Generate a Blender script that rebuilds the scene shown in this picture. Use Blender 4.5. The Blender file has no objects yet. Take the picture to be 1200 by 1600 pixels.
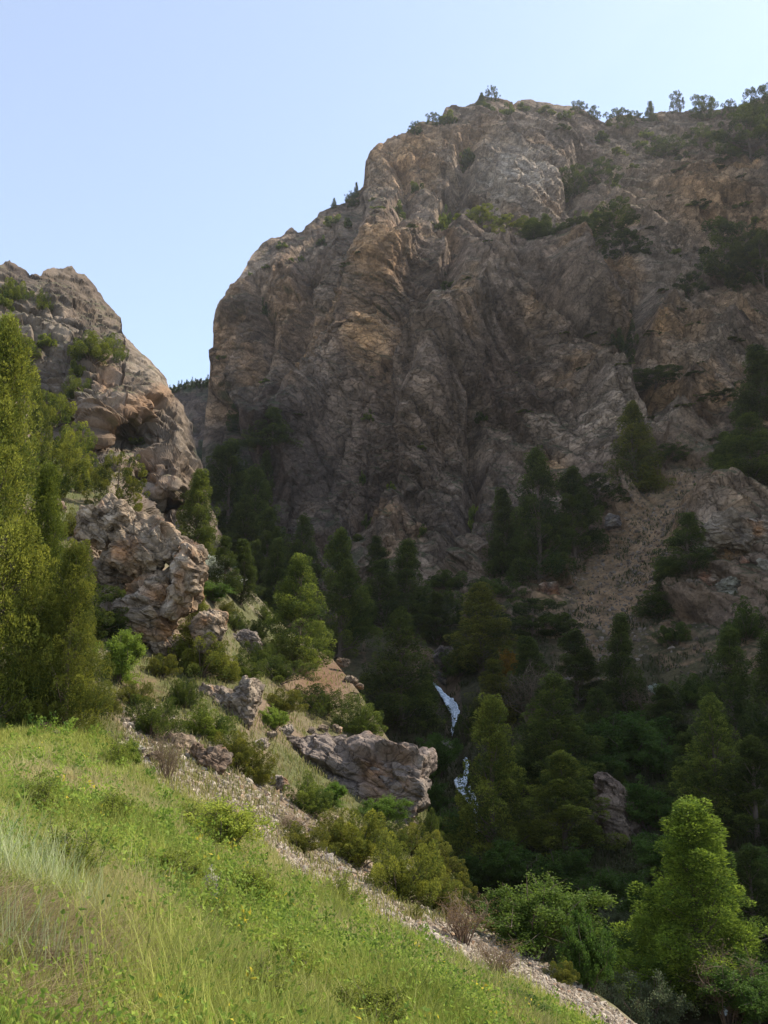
import bpy, math, random
import numpy as np
from mathutils import Vector
# ------------------------------------------------------------------ camera, world, sun
C = bpy.context.scene.collection
F = 1386.0                      # focal length in photo pixels (photo 1200 x 1600)
PITCH = math.radians(10.0)
CAM = np.array([0.0, 0.0, 1.6])
cd = bpy.data.cameras.new("camera"); cam = bpy.data.objects.new("camera", cd); C.objects.link(cam)
cam.location = CAM; cam.rotation_euler = (math.pi/2+PITCH, 0, 0)
cd.sensor_fit = 'VERTICAL'; cd.sensor_height = 24; cd.lens = F/1600*24
cd.clip_start = 0.1; cd.clip_end = 20000
bpy.context.scene.camera = cam
SUN_AZ = math.radians(66); SUN_EL = math.radians(47)     # azimuth clockwise from +Y
SDIR = np.array([math.sin(SUN_AZ)*math.cos(SUN_EL), math.cos(SUN_AZ)*math.cos(SUN_EL), math.sin(SUN_EL)])
w = bpy.data.worlds.new("World"); bpy.context.scene.world = w; w.use_nodes = True
nt = w.node_tree; nt.nodes.clear()
sky = nt.nodes.new('ShaderNodeTexSky'); sky.sky_type = 'NISHITA'; sky.sun_disc = False
sky.sun_elevation = SUN_EL; sky.sun_rotation = SUN_AZ
sky.altitude = 2000; sky.air_density = 1.0; sky.dust_density = 2.0; sky.ozone_density = 1.2
bg = nt.nodes.new('ShaderNodeBackground'); bg.inputs[1].default_value = 0.15
wo = nt.nodes.new('ShaderNodeOutputWorld')
veil = nt.nodes.new('ShaderNodeMix'); veil.data_type = 'RGBA'; veil.inputs[0].default_value = 0.22; veil.inputs[7].default_value = (3.8, 3.85, 3.8, 1)   # thin high haze in the sky itself
nt.links.new(sky.outputs[0], veil.inputs[6]); nt.links.new(veil.outputs[2], bg.inputs[0]); nt.links.new(bg.outputs[0], wo.inputs[0])
sl = bpy.data.lights.new("sun", 'SUN'); sl.energy = 3.1; sl.angle = math.radians(0.53); sl.color = (1.0, 0.93, 0.80)
so = bpy.data.objects.new("sun", sl); C.objects.link(so)
so.rotation_euler = Vector(SDIR).to_track_quat('Z', 'Y').to_euler()
vs = bpy.context.scene.view_settings
vs.view_transform = 'Standard'; vs.look = 'None'; vs.gamma = 1; vs.exposure = 1.15

def ray(px, py):
    px = np.asarray(px, float); py = np.asarray(py, float)
    a = (px-600)/F; b = (800-py)/F
    y = math.cos(PITCH)-b*math.sin(PITCH); z = math.sin(PITCH)+b*math.cos(PITCH)
    return a/y, z/y             # x and z per metre of y
def W(px, py, D):
    a, c = ray(px, py); D = np.asarray(D, float)
    return np.stack([CAM[0]+a*D, CAM[1]+D+0*a, CAM[2]+c*D], -1)

# ------------------------------------------------------------------ noise
RS = np.random.RandomState(7)
T1 = RS.rand(64, 64, 64).astype(np.float32)
T3 = RS.rand(32, 32, 32, 3).astype(np.float32)
TC = RS.rand(32, 32, 32, 4).astype(np.float32)
def vnoise(P, s=1.0, o=0.0):
    Q = P/s + o; I = np.floor(Q).astype(np.int64); f = (Q-I).astype(np.float32); f = f*f*(3-2*f)
    r = 0
    for i in (0, 1):
        wx = f[..., 0] if i else 1-f[..., 0]
        for j in (0, 1):
            wy = f[..., 1] if j else 1-f[..., 1]
            for k in (0, 1):
                wz = f[..., 2] if k else 1-f[..., 2]
                r = r + wx*wy*wz*T1[(I[..., 0]+i) & 63, (I[..., 1]+j) & 63, (I[..., 2]+k) & 63]
    return r*2-1
def fbm(P, s, n=4, g=0.5, o=0.0):
    r = 0; a = 1; t = 0
    for k in range(n):
        r = r + a*vnoise(P, s/2**k, o+17.3*k); t += a; a *= g
    return r/t
def ridged(P, s, n=4, o=0.0):
    r = 0; a = 1; t = 0
    for k in range(n):
        r = r + a*(1-np.abs(vnoise(P, s/2**k, o+9.1*k))*2); t += a; a *= 0.5
    return r/t
def facets(P, M, o=0):
    """fractured blocks: per-cell offset and tilt, plus distance to the crack. M maps metres to cells"""
    Q = P@M + o; I = np.floor(Q).astype(np.int64)
    shp = Q.shape[:-1]
    d1 = np.full(shp, 9e9); d2 = np.full(shp, 9e9); best = np.zeros(shp+(3,), np.int64); off = np.zeros(shp+(3,)); sec = best.copy(); off2 = off.copy()
    for i in (-1, 0, 1):
        for j in (-1, 0, 1):
            for k in (-1, 0, 1):
                J = I+np.array([i, j, k]); J5 = J & 31
                fp = J+T3[J5[..., 0], J5[..., 1], J5[..., 2]]
                v = Q-fp; d = (v*v).sum(-1)
                m = d < d1; m2 = (~m) & (d < d2)
                d2 = np.where(m, d1, np.minimum(d2, d)); d1 = np.where(m, d, d1)
                sec[m] = best[m]; off2[m] = off[m]; sec[m2] = J5[m2]; off2[m2] = v[m2]
                best[m] = J5[m]; off[m] = v[m]
    c = TC[best[..., 0], best[..., 1], best[..., 2]]
    h = (c[..., 0]-0.5)*1.6 + (off*(c[..., 1:4]-0.5)).sum(-1)*2.2
    c2 = TC[sec[..., 0], sec[..., 1], sec[..., 2]]; hb = (c2[..., 0]-0.5)*1.6 + (off2*(c2[..., 1:4]-0.5)).sum(-1)*2.2
    e = np.sqrt(d2)-np.sqrt(d1); k = 0.5+0.5*np.clip(e/0.13, 0, 1)
    return h*k+hb*(1-k), e, c[..., 3]
def ledges(P, d, s, o=0.0):
    """bedding: a slow ramp out, then a sharp step back; d is the bedding normal"""
    x = (P@np.array(d)+fbm(P, s*6, 3, o=o)*s*0.7)/s; i = np.floor(x); f = x-i
    a = 0.35+0.65*T1[i.astype(np.int64) & 63, int(o) & 63, 5]
    return np.where(f < 0.86, f/0.86, (1-f)/0.14)*a
def rotm(ax, ay, az, sc):
    from mathutils import Euler
    R = np.array(Euler([math.radians(v) for v in (ax, ay, az)]).to_matrix())
    return R/np.array(sc)[None, :]

# ------------------------------------------------------------------ object helpers
def tag(o, label=None, cat=None, group=None, kind=None):
    for k, v in (('label', label), ('category', cat), ('group', group), ('kind', kind)):
        if v: o[k] = v
    return o
def mk(name, V, Fc, mat, col=None, parent=None, smooth=False):
    """V (n,3), Fc (m,3) or (m,4); col per vertex (n,3)"""
    me = bpy.data.meshes.new(name); V = np.ascontiguousarray(V, np.float32); Fc = np.ascontiguousarray(Fc, np.int32)
    k = Fc.shape[1]
    me.vertices.add(len(V)); me.vertices.foreach_set('co', V.ravel())
    me.loops.add(Fc.size); me.loops.foreach_set('vertex_index', Fc.ravel())
    me.polygons.add(len(Fc)); me.polygons.foreach_set('loop_start', np.arange(0, Fc.size, k, dtype=np.int32))
    me.polygons.foreach_set('loop_total', np.full(len(Fc), k, np.int32))
    me.polygons.foreach_set('use_smooth', np.full(len(Fc), smooth))
    if col is not None:
        a = me.color_attributes.new('Col', 'FLOAT_COLOR', 'POINT')
        a.data.foreach_set('color', (col if col.shape[1] == 4 else np.concatenate([col, np.ones((len(col), 1))], 1)).astype(np.float32).ravel())
    me.update(calc_edges=True); me.materials.append(mat)
    o = bpy.data.objects.new(name, me); C.objects.link(o)
    if parent: o.parent = parent
    return o
def empty(name, loc, rz=0, sc=(1, 1, 1)):
    o = bpy.data.objects.new(name, None); C.objects.link(o); o.location = loc; o.rotation_euler = (0, 0, rz); o.scale = sc
    return o
def N(nt, t, **kw):
    n = nt.nodes.new(t)
    for k, v in kw.items(): setattr(n, k, v)
    return n

# ------------------------------------------------------------------ materials
def rock_mat(name, scale=1.0, rough=0.92, bump=0.5, contrast=0.35, cracks=0.0):
    m = bpy.data.materials.new(name); m.use_nodes = True; t = m.node_tree; L = t.links
    b = t.nodes['Principled BSDF']; b.inputs['Roughness'].default_value = rough; b.inputs['Specular IOR Level'].default_value = 0.15
    at = N(t, 'ShaderNodeAttribute', attribute_name='Col'); tc = N(t, 'ShaderNodeNewGeometry')
    n1 = N(t, 'ShaderNodeTexNoise'); n1.inputs['Scale'].default_value = 0.9/scale; n1.inputs['Detail'].default_value = 10; n1.inputs['Roughness'].default_value = 0.68
    n2 = N(t, 'ShaderNodeTexNoise'); n2.inputs['Scale'].default_value = 5.0/scale; n2.inputs['Detail'].default_value = 6; n2.inputs['Roughness'].default_value = 0.7
    for n in (n1, n2): L.new(tc.outputs['Position'], n.inputs['Vector'])
    r1 = N(t, 'ShaderNodeMapRange'); r1.inputs[1].default_value = 0.3; r1.inputs[2].default_value = 0.7
    r1.inputs[3].default_value = 1-contrast; r1.inputs[4].default_value = 1+contrast
    r2 = N(t, 'ShaderNodeMapRange'); r2.inputs[1].default_value = 0.3; r2.inputs[2].default_value = 0.7
    r2.inputs[3].default_value = 1-contrast; r2.inputs[4].default_value = 1+contrast
    L.new(n1.outputs[0], r1.inputs[0]); L.new(n2.outputs[0], r2.inputs[0])
    mu = N(t, 'ShaderNodeMath', operation='MULTIPLY'); L.new(r1.outputs[0], mu.inputs[0]); L.new(r2.outputs[0], mu.inputs[1])
    if cracks:
        ns = N(t, 'ShaderNodeTexNoise'); ns.inputs['Scale'].default_value = 0.25; ns.inputs['Detail'].default_value = 4; L.new(tc.outputs['Position'], ns.inputs['Vector'])
        wv = N(t, 'ShaderNodeVectorMath', operation='MULTIPLY_ADD'); wv.inputs[1].default_value = (7, 7, 7); L.new(ns.outputs['Color'], wv.inputs[0]); L.new(tc.outputs['Position'], wv.inputs[2])
        mp = N(t, 'ShaderNodeMapping'); mp.inputs['Rotation'].default_value = (0.2, 0.75, 0.3); mp.inputs['Scale'].default_value = (1, 1, 2.4); L.new(wv.outputs[0], mp.inputs[0])
        vo = N(t, 'ShaderNodeTexVoronoi', feature='DISTANCE_TO_EDGE'); vo.inputs['Scale'].default_value = cracks; L.new(mp.outputs[0], vo.inputs['Vector'])
        vc = N(t, 'ShaderNodeTexVoronoi'); vc.inputs['Scale'].default_value = cracks; L.new(mp.outputs[0], vc.inputs['Vector'])
        rc = N(t, 'ShaderNodeMapRange'); rc.inputs[1].default_value = 0.0; rc.inputs[2].default_value = 0.07; rc.inputs[3].default_value = 0.6; rc.inputs[4].default_value = 1.0; L.new(vo.outputs['Distance'], rc.inputs[0])
        rr_ = N(t, 'ShaderNodeMix'); rr_.inputs[2].default_value = 1.0; L.new(at.outputs['Alpha'], rr_.inputs[0]); L.new(rc.outputs[0], rr_.inputs[3])
        sx = N(t, 'ShaderNodeSeparateXYZ'); L.new(vc.outputs['Color'], sx.inputs[0]); rv = N(t, 'ShaderNodeMapRange'); rv.inputs[3].default_value = 0.78; rv.inputs[4].default_value = 1.22; L.new(sx.outputs[0], rv.inputs[0])
        ma = N(t, 'ShaderNodeMath', operation='MULTIPLY'); L.new(mu.outputs[0], ma.inputs[0]); L.new(rr_.outputs[0], ma.inputs[1])
        mb = N(t, 'ShaderNodeMath', operation='MULTIPLY'); rs_ = N(t, 'ShaderNodeMix'); rs_.inputs[2].default_value = 1.0; L.new(at.outputs['Alpha'], rs_.inputs[0]); L.new(rv.outputs[0], rs_.inputs[3]); L.new(ma.outputs[0], mb.inputs[0]); L.new(rs_.outputs[0], mb.inputs[1]); mu = mb
    vm = N(t, 'ShaderNodeVectorMath', operation='SCALE'); L.new(at.outputs['Color'], vm.inputs[0]); L.new(mu.outputs[0], vm.inputs['Scale'])
    L.new(vm.outputs[0], b.inputs['Base Color'])
    bp = N(t, 'ShaderNodeBump'); bp.inputs['Strength'].default_value = bump; bp.inputs['Distance'].default_value = 0.35*scale
    ad = N(t, 'ShaderNodeMath', operation='ADD'); L.new(n1.outputs[0], ad.inputs[0])
    m3 = N(t, 'ShaderNodeMath', operation='MULTIPLY'); m3.inputs[1].default_value = 0.35; L.new(n2.outputs[0], m3.inputs[0]); L.new(m3.outputs[0], ad.inputs[1])
    if cracks:
        ac = N(t, 'ShaderNodeMath', operation='MULTIPLY_ADD'); ac.inputs[1].default_value = 0.9; L.new(rr_.outputs[0], ac.inputs[0]); L.new(ad.outputs[0], ac.inputs[2])
        ae = N(t, 'ShaderNodeMath', operation='MULTIPLY_ADD'); ae.inputs[1].default_value = 0.5; L.new(sx.outputs[1], ae.inputs[0]); L.new(ac.outputs[0], ae.inputs[2]); ad = ae
    L.new(ad.outputs[0], bp.inputs['Height']); L.new(bp.outputs[0], b.inputs['Normal'])
    return m
def leaf_mat(name, trans=0.35, rough=0.75):
    m = bpy.data.materials.new(name); m.use_nodes = True; t = m.node_tree; L = t.links
    b = t.nodes['Principled BSDF']; b.inputs['Roughness'].default_value = rough; b.inputs['Specular IOR Level'].default_value = 0.18
    out = t.nodes['Material Output']
    at = N(t, 'ShaderNodeAttribute', attribute_name='Col'); oi = N(t, 'ShaderNodeObjectInfo')
    tint = N(t, 'ShaderNodeMix', data_type='RGBA', blend_type='MULTIPLY'); tint.inputs[0].default_value = 1
    L.new(at.outputs['Color'], tint.inputs[6]); L.new(oi.outputs['Color'], tint.inputs[7])
    hs = N(t, 'ShaderNodeHueSaturation'); L.new(tint.outputs[2], hs.inputs['Color'])
    r = N(t, 'ShaderNodeMapRange'); r.inputs[3].default_value = 0.8; r.inputs[4].default_value = 1.2; L.new(oi.outputs['Random'], r.inputs[0]); L.new(r.outputs[0], hs.inputs['Value'])
    L.new(hs.outputs[0], b.inputs['Base Color'])
    tr = N(t, 'ShaderNodeBsdfTranslucent'); L.new(hs.outputs[0], tr.inputs[0])
    mx = N(t, 'ShaderNodeMixShader'); mx.inputs[0].default_value = trans
    L.new(b.outputs[0], mx.inputs[1]); L.new(tr.outputs[0], mx.inputs[2]); L.new(mx.outputs[0], out.inputs[0])
    return m
def bark_mat():
    m = bpy.data.materials.new('bark'); m.use_nodes = True; t = m.node_tree; L = t.links
    b = t.nodes['Principled BSDF']; b.inputs['Roughness'].default_value = 0.95
    n = N(t, 'ShaderNodeTexNoise'); n.inputs['Scale'].default_value = 9; n.inputs['Detail'].default_value = 6
    g = N(t, 'ShaderNodeNewGeometry'); mp = N(t, 'ShaderNodeMapping'); mp.inputs['Scale'].default_value = (2, 2, 0.3)
    L.new(g.outputs['Position'], mp.inputs[0]); L.new(mp.outputs[0], n.inputs['Vector'])
    r = N(t, 'ShaderNodeValToRGB'); r.color_ramp.elements[0].color = (0.05, 0.035, 0.025, 1); r.color_ramp.elements[1].color = (0.22, 0.16, 0.12, 1)
    L.new(n.outputs[0], r.inputs[0]); L.new(r.outputs[0], b.inputs['Base Color'])
    bp = N(t, 'ShaderNodeBump'); bp.inputs['Distance'].default_value = 0.03; L.new(n.outputs[0], bp.inputs['Height']); L.new(bp.outputs[0], b.inputs['Normal'])
    return m
M_FAR = rock_mat('cliff_rock', 3.0, bump=0.9, contrast=0.42, cracks=0.33)
M_BANK = rock_mat('bank_ground', 0.35, bump=0.6, contrast=0.25)
M_BOULD = rock_mat('boulder_rock', 0.6, bump=0.6, contrast=0.3, cracks=0.8)
M_STONE = rock_mat('scree_stone', 0.2, bump=0.4, contrast=0.25)
M_JUN = leaf_mat('juniper_foliage', 0.42)
M_LEAF = leaf_mat('broad_leaf', 0.5, 0.6)
M_GRASS = leaf_mat('grass_blade', 0.5, 0.6)
M_BARK = bark_mat()

# ------------------------------------------------------------------ depth interpolation and relief sheets
def tps(pts):
    pts = np.array(pts, float); X = pts[:, :2]/400.0; y = np.log(pts[:, 2]); n = len(X)
    r = np.linalg.norm(X[:, None]-X[None], axis=-1); K = np.sqrt(r*r+0.006)
    A = np.zeros((n+3, n+3)); A[:n, :n] = K - 0.0*np.eye(n); A[:n, n] = 1; A[:n, n+1:] = X; A[n, :n] = 1; A[n+1:, :n] = X.T
    c = np.linalg.solve(A, np.concatenate([y, [0, 0, 0]]))
    def f(px, py):
        px, py = np.broadcast_arrays(px, py); sh = px.shape
        q = np.stack([px.ravel(), py.ravel()], -1)/400.0; out = np.empty(len(q))
        for i in range(0, len(q), 50000):
            s = q[i:i+50000]; rr = np.linalg.norm(s[:, None]-X[None], axis=-1)
            out[i:i+50000] = np.sqrt(rr*rr+0.006)@c[:n] + c[n] + s@c[n+1:]
        return np.exp(out).reshape(sh)
    return f
def smooth2(A, n):
    for _ in range(n):
        A[1:-1] = (A[:-2]+2*A[1:-1]+A[2:])/4; A[:, 1:-1] = (A[:, :-2]+2*A[:, 1:-1]+A[:, 2:])/4
    return A
def grid_faces(r, c):
    i = np.arange(r*c).reshape(r, c)
    return np.stack([i[:-1, :-1].ravel(), i[1:, :-1].ravel(), i[1:, 1:].ravel(), i[:-1, 1:].ravel()], 1)
def normals(P):
    du = np.gradient(P, axis=1); dv = np.gradient(P, axis=0)
    n = np.cross(dv, du); n /= np.linalg.norm(n, axis=-1, keepdims=True)+1e-9
    return n
def norm3(v): return v/(np.linalg.norm(v, axis=-1, keepdims=True)+1e-9)
class Sheet:
    """terrain surface: columns of the outline, rows from the crest down; beyond the crest it carries on down the far side"""
    def __init__(s, xs, top, bottom, rows, depth, relief, back=30, backlen=1.2, drop=0.9, dense=(.5, .5)):
        s.xs = xs; s.top = np.interp(xs, *np.array(top, float).T)
        s.bot = np.full(len(xs), bottom) if np.isscalar(bottom) else np.interp(xs, *np.array(bottom, float).T)
        t = np.interp(np.linspace(0, 1, rows), [0, dense[0], 1], [0, dense[1], 1])[:, None]; s.tn = (np.linspace(0, 1, rows), t[:, 0])
        s.PX = np.broadcast_to(xs[None], (rows, len(xs))).copy(); s.PY = s.top[None]*(1-t)+s.bot[None]*t
        s.D = depth(s.PX, s.PY)
        P = W(s.PX, s.PY, s.D)
        Nn = smooth2(normals(P), 2); Nn /= np.linalg.norm(Nn, axis=-1, keepdims=True)
        s.N0 = Nn
        h, s.info = relief(P, s.PX, s.PY, s.D)
        ts_ = np.convolve(np.pad(s.top, 20, 'edge'), np.hanning(43)[1:-1]/np.hanning(43).sum(), 'valid')
        h = h*(0.25+0.75*np.clip((s.PY-np.minimum(ts_, s.top)[None])/45, 0, 1)**.8)
        vd = norm3(P-CAM); h = h*(0.4+0.6*np.clip(np.abs((Nn*vd).sum(-1))/0.42, 0, 1))
        P = P+Nn*h[..., None]
        s.P = P
        # far side
        k = np.linspace(0, 1, back+1)[1:, None, None]; k = k**1.5
        away = W(s.xs, s.top, s.D[0])-CAM; away[:, 2] = 0; away /= np.linalg.norm(away, axis=1, keepdims=True)
        L = s.D[0][:, None]*backlen
        B = P[0][None] + k*away[None]*L[None] - np.array([0, 0, 1.0])*k*(L*drop)[None]
        B += (fbm(B, 30, 4)[..., None]*np.array([0, 0, 1.0]))*np.minimum(k*8, 1)*s.D[0][None, :, None]*0.02
        s.B = B[::-1]; s.nb = back
        s.top_row = np.zeros_like(s.top)
    def build(s, name, mat, col, smooth=True):
        P = np.concatenate([s.B, s.P], 0); r, c = P.shape[:2]
        colb = np.broadcast_to(col[0][None], (s.nb,)+col[0].shape); CC = np.concatenate([colb, col], 0)
        s.obj = mk(name, P.reshape(-1, 3), grid_faces(r, c)[:, ::-1], mat, CC.reshape(-1, CC.shape[-1]), smooth=smooth)
        tag(s.obj, kind='structure'); return s.obj
    def at(s, px, py):
        j = int(np.clip(np.searchsorted(s.xs, px), 0, len(s.xs)-1))
        t = (py-s.top[j])/(s.bot[j]-s.top[j]); t = float(np.interp(t, s.tn[1], s.tn[0])); i = int(np.clip(round(t*(s.P.shape[0]-1)), 0, s.P.shape[0]-1))
        return s.P[i, j].copy()
    def ats(s, px, py):
        j = np.clip(np.searchsorted(s.xs, px), 0, len(s.xs)-1)
        t = (py-s.top[j])/(s.bot[j]-s.top[j]); t = np.interp(t, s.tn[1], s.tn[0]); i = np.clip(np.round(t*(s.P.shape[0]-1)).astype(int), 0, s.P.shape[0]-1)
        return s.P[i, j].copy(), i, j
def blob(PX, PY, x, y, rx, ry, ang=0.0):
    a = math.radians(ang); u = (PX-x)*math.cos(a)+(PY-y)*math.sin(a); v = -(PX-x)*math.sin(a)+(PY-y)*math.cos(a)
    return np.exp(-((u/rx)**2+(v/ry)**2))
def crease(PX, PY, pts, wl, wr):
    """signed profile about a polyline: 1 on the line, falling off over wl px to its left and wr px to its right"""
    d = np.full(PX.shape, 9e9); sg = np.zeros(PX.shape)
    for (x0, y0), (x1, y1) in zip(pts[:-1], pts[1:]):
        vx, vy = x1-x0, y1-y0; L2 = vx*vx+vy*vy
        t = np.clip(((PX-x0)*vx+(PY-y0)*vy)/L2, 0, 1); qx = PX-(x0+t*vx); qy = PY-(y0+t*vy)
        dd = np.hypot(qx, qy); m = dd < d; d = np.where(m, dd, d); sg = np.where(m, np.sign(vx*qy-vy*qx), sg)
    wd = np.where(sg > 0, wl, wr)
    return np.clip(1-d/wd, 0, 1)

# ---------------- the mountain: cliffs, right-hand slope and the floor of the ravine as one terrain sheet
FAR_TOP = [(316, 700), (321, 640), (326, 605), (330, 575), (333, 545), (335, 520), (336, 500), (340, 484), (346, 473), (354, 464), (365, 440), (385, 410), (392, 398), (410, 380), (425, 372), (440, 368),
 (455, 355), (465, 362), (476, 362), (480, 355), (495, 345), (500, 333), (518, 325), (540, 318), (545, 310), (555, 303), (562, 300), (566, 285), (568, 270), (570, 250), (575, 238),
 (590, 225), (603, 212), (615, 207), (625, 212), (640, 200), (655, 192), (670, 190), (690, 186), (697, 168), (705, 167), (722, 173), (733, 165), (745, 158), (750, 150), (765, 155),
 (780, 158), (800, 164), (815, 157), (830, 158), (855, 163), (880, 168), (900, 167), (920, 175), (938, 187), (945, 190), (965, 180), (985, 180), (1010, 187), (1020, 180), (1040, 175),
 (1075, 175), (1100, 172), (1130, 172), (1150, 170), (1170, 165), (1200, 150), (1300, 120), (1400, 110), (1500, 20), (1900, -80)]
FD = [(690, 1070, 115), (705, 1110, 106), (715, 1180, 93), (725, 1230, 85), (738, 1290, 77), (600, 1000, 118), (500, 900, 125), (400, 850, 150), (330, 750, 225), (350, 900, 140), (430, 800, 178),
 (300, 700, 260), (300, 900, 140), (300, 1100, 110), (450, 850, 165), (560, 920, 150), (650, 900, 155), (700, 900, 157), (760, 880, 150), (850, 920, 140), (950, 900, 140), (900, 1000, 122), (1000, 1000, 120), (1100, 1000, 110), (1200, 1000, 100),
 (1200, 850, 122), (1100, 800, 142), (1000, 750, 168), (1100, 680, 182), (1200, 600, 190), (900, 720, 176), (800, 700, 186), (650, 640, 192), (650, 750, 178), (450, 700, 205), (560, 700, 196),
 (330, 600, 262), (331, 500, 268), (400, 450, 262), (400, 600, 248), (480, 500, 250), (600, 380, 238), (600, 500, 224), (700, 450, 230), (800, 450, 234), (760, 550, 212), (900, 600, 205),
 (950, 500, 225), (870, 430, 245), (800, 385, 262), (900, 385, 268), (1000, 400, 265), (1100, 450, 250), (1200, 450, 245), (1000, 550, 222), (1100, 550, 216), (450, 365, 290), (550, 330, 295),
 (570, 280, 312), (620, 210, 325), (700, 190, 335), (750, 160, 350), (850, 165, 365), (950, 190, 370), (1100, 175, 375), (1200, 150, 350), (700, 330, 285), (800, 300, 292), (850, 250, 322),
 (1000, 300, 315), (1100, 300, 310), (1200, 300, 290), (700, 1400, 60), (900, 1400, 57), (1100, 1400, 52), (1200, 1400, 50), (800, 1300, 70), (970, 1300, 67), (1100, 1250, 68), (1200, 1200, 72),
 (900, 1150, 92), (1050, 1120, 94), (1200, 1100, 88), (800, 1100, 102), (1000, 1600, 37), (1200, 1600, 33), (1100, 1500, 41), (800, 1500, 48), (600, 1300, 75), (500, 1400, 60), (700, 1700, 38),
 (1000, 1800, 28), (1200, 1800, 26), (1500, 1600, 30), (1500, 1200, 55), (1500, 900, 85), (1500, 600, 130), (1500, 300, 200), (1500, 100, 260), (300, 1500, 60), (300, 1800, 40), (1900, -80, 250), (1900, 300, 150), (1900, 600, 105), (1900, 1000, 75), (1900, 1500, 40)]
ST_A = rotm(20, 38, 10, (9, 16, 3.2))     # strata on the left face, climbing to the right
ST_B = rotm(-15, -40, 5, (9, 16, 3.4))    # strata on the right face, falling to the right
def far_relief(P, PX, PY, D):
    wp = np.stack([fbm(P, 22, 3, o=3.1), fbm(P, 22, 3, o=8.3), fbm(P, 22, 3, o=5.7)], -1)
    Q = P+wp*2.2
    side = 1/(1+np.exp(-(PX-(600+(PY-400)*0.12)+fbm(P, 40, 2)*60)/25))
    rockm = np.clip((1000-PY-0.10*(PX-600)*0+fbm(P, 30, 3)*60)/120, 0.12, 1)
    scree = np.clip(blob(PX, PY, 985, 900, 75, 210, 32)*1.9-0.35+0.3*fbm(P, 12, 3), 0, 1)
    rockm = rockm*(1-0.85*scree)
    hA, eA, cA = facets(Q, rotm(10, -52, 12, (26, 22, 7)), 3); hB, eB, cB = facets(Q, rotm(-8, 48, -10, (24, 22, 7)), 11)
    stA = ridged(Q@rotm(5, -52, 6, (9, 2.2, 1)), 3.2, 4, o=2); stB = ridged(Q@rotm(-5, 48, -6, (9, 2.2, 1)), 3.2, 4, o=6)
    st = stA*(1-side)+stB*side
    h1 = hA*(1-side)+hB*side
    hC, eC, cC = facets(Q*1.0+wp*1.0, rotm(10, -50, 25, (8, 8, 2.8)), 7); hD, eD, cD = facets(Q, rotm(-5, 45, -15, (8, 8, 2.8)), 2)
    h2 = hC*(1-side)+hD*side; e2 = np.where(side > 0.5, eD, eC)
    h3, e3, c3 = facets(P+wp*.5, rotm(15, 10, 40, (2.2, 2.8, 1.3)), 19)
    big = fbm(P, 60, 3, o=1.2)*5
    mid = ridged(P*np.array([1, 1, 0.55]), 26, 3, o=4.4)*3.2
    lA = ledges(P, (-.72, .1, .68), 5.5, 2.0); lB = ledges(P, (.70, .1, .71), 5.0, 5.0); lC = ledges(P, (.10, .2, .97), 2.3, 9.0)
    led = lA*(1-side)+lB*side
    h = big+mid*0.35+h1*3.0+h2*1.15+h3*0.5+st*0.45+led*1.7+lC*0.6-np.exp(-np.where(side>.5, eB, eA)*16)*1.6-np.exp(-e2*16)*0.5
    h = h*rockm + (1-rockm)*(fbm(P, 9, 5)*0.9+h3*0.12)
    cr = lambda pts, a, b, amp: crease(PX, PY, pts, a, b)**1.15*amp*1.7
    h += cr([(602, 372), (575, 470), (560, 560), (500, 650), (450, 730)], 90, 60, 7)      # arete of the central buttress
    h += cr([(700, 400), (650, 640), (640, 700)], 60, 60, 4)
    h += cr([(765, 450), (720, 540), (670, 610)], 70, 90, 7)
    h += cr([(810, 455), (870, 560), (940, 660)], 60, 40, 4)
    h += cr([(880, 410), (910, 480), (960, 600), (975, 700)], 70, 40, 5)
    h -= cr([(800, 440), (880, 520), (960, 570), (985, 640)], 26, 26, 7)                               # gullies
    h -= cr([(650, 620), (600, 740), (565, 810)], 26, 20, 6)
    h -= cr([(560, 330), (560, 400), (520, 520), (470, 640)], 30, 26, 6)
    h -= cr([(345, 640), (385, 720), (400, 800)], 50, 30, 12)
    h -= cr([(705, 400), (690, 470), (640, 560), (600, 640)], 22, 22, 5)
    h -= cr([(730, 230), (715, 300), (690, 360)], 20, 26, 5)
    h -= cr([(400, 450), (420, 540), (395, 620)], 20, 24, 4)
    h -= cr([(480, 420), (470, 520), (440, 600)], 20, 26, 4)
    h -= cr([(905, 250), (890, 320), (940, 400)], 24, 30, 5)
    h -= cr([(1000, 460), (975, 560), (1000, 640)], 24, 24, 5)
    h -= cr([(600, 215), (640, 300), (620, 360)], 16, 22, 4)
    h -= cr([(740, 640), (745, 760), (700, 880)], 20, 16, 4)
    h += cr([(1180, 480), (1120, 600), (1060, 700)], 60, 40, 4)
    h += blob(PX, PY, 905, 455, 42, 48)*7*rockm + blob(PX, PY, 1050, 540, 60, 60)*8 + blob(PX, PY, 1090, 310, 90, 50)*9 + blob(PX, PY, 1160, 830, 80, 40)*5
    h -= blob(PX, PY, 945, 462, 9, 11)*7                                                              # small cave
    h += blob(PX, PY, 800, 300, 75, 65)*8
    h -= blob(PX, PY, 565, 265, 10, 30)*3
    h = h*np.clip((PX-318)/45, .08, 1)
    h -= (crease(PX, PY, [(696, 1040), (700, 1110), (716, 1190), (730, 1250), (740, 1330), (760, 1400)], 22, 22))*1.6
    return h, dict(side=side, rockm=rockm, st=st, scree=scree, c1=np.where(side > .5, cB, cA), c2=np.where(side > .5, cD, cC), c3=c3, e2=e2, e3=e3, wp=wp)
def mixc(a, b, t): return a*(1-t[..., None])+np.array(b)*t[..., None]
def sat(x): return np.clip(x, 0, 1)
xs = np.concatenate([np.linspace(316, 345, 60)[:-1], np.linspace(345, 1235, 760)[:-1], np.linspace(1235, 1900, 110)])
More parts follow.
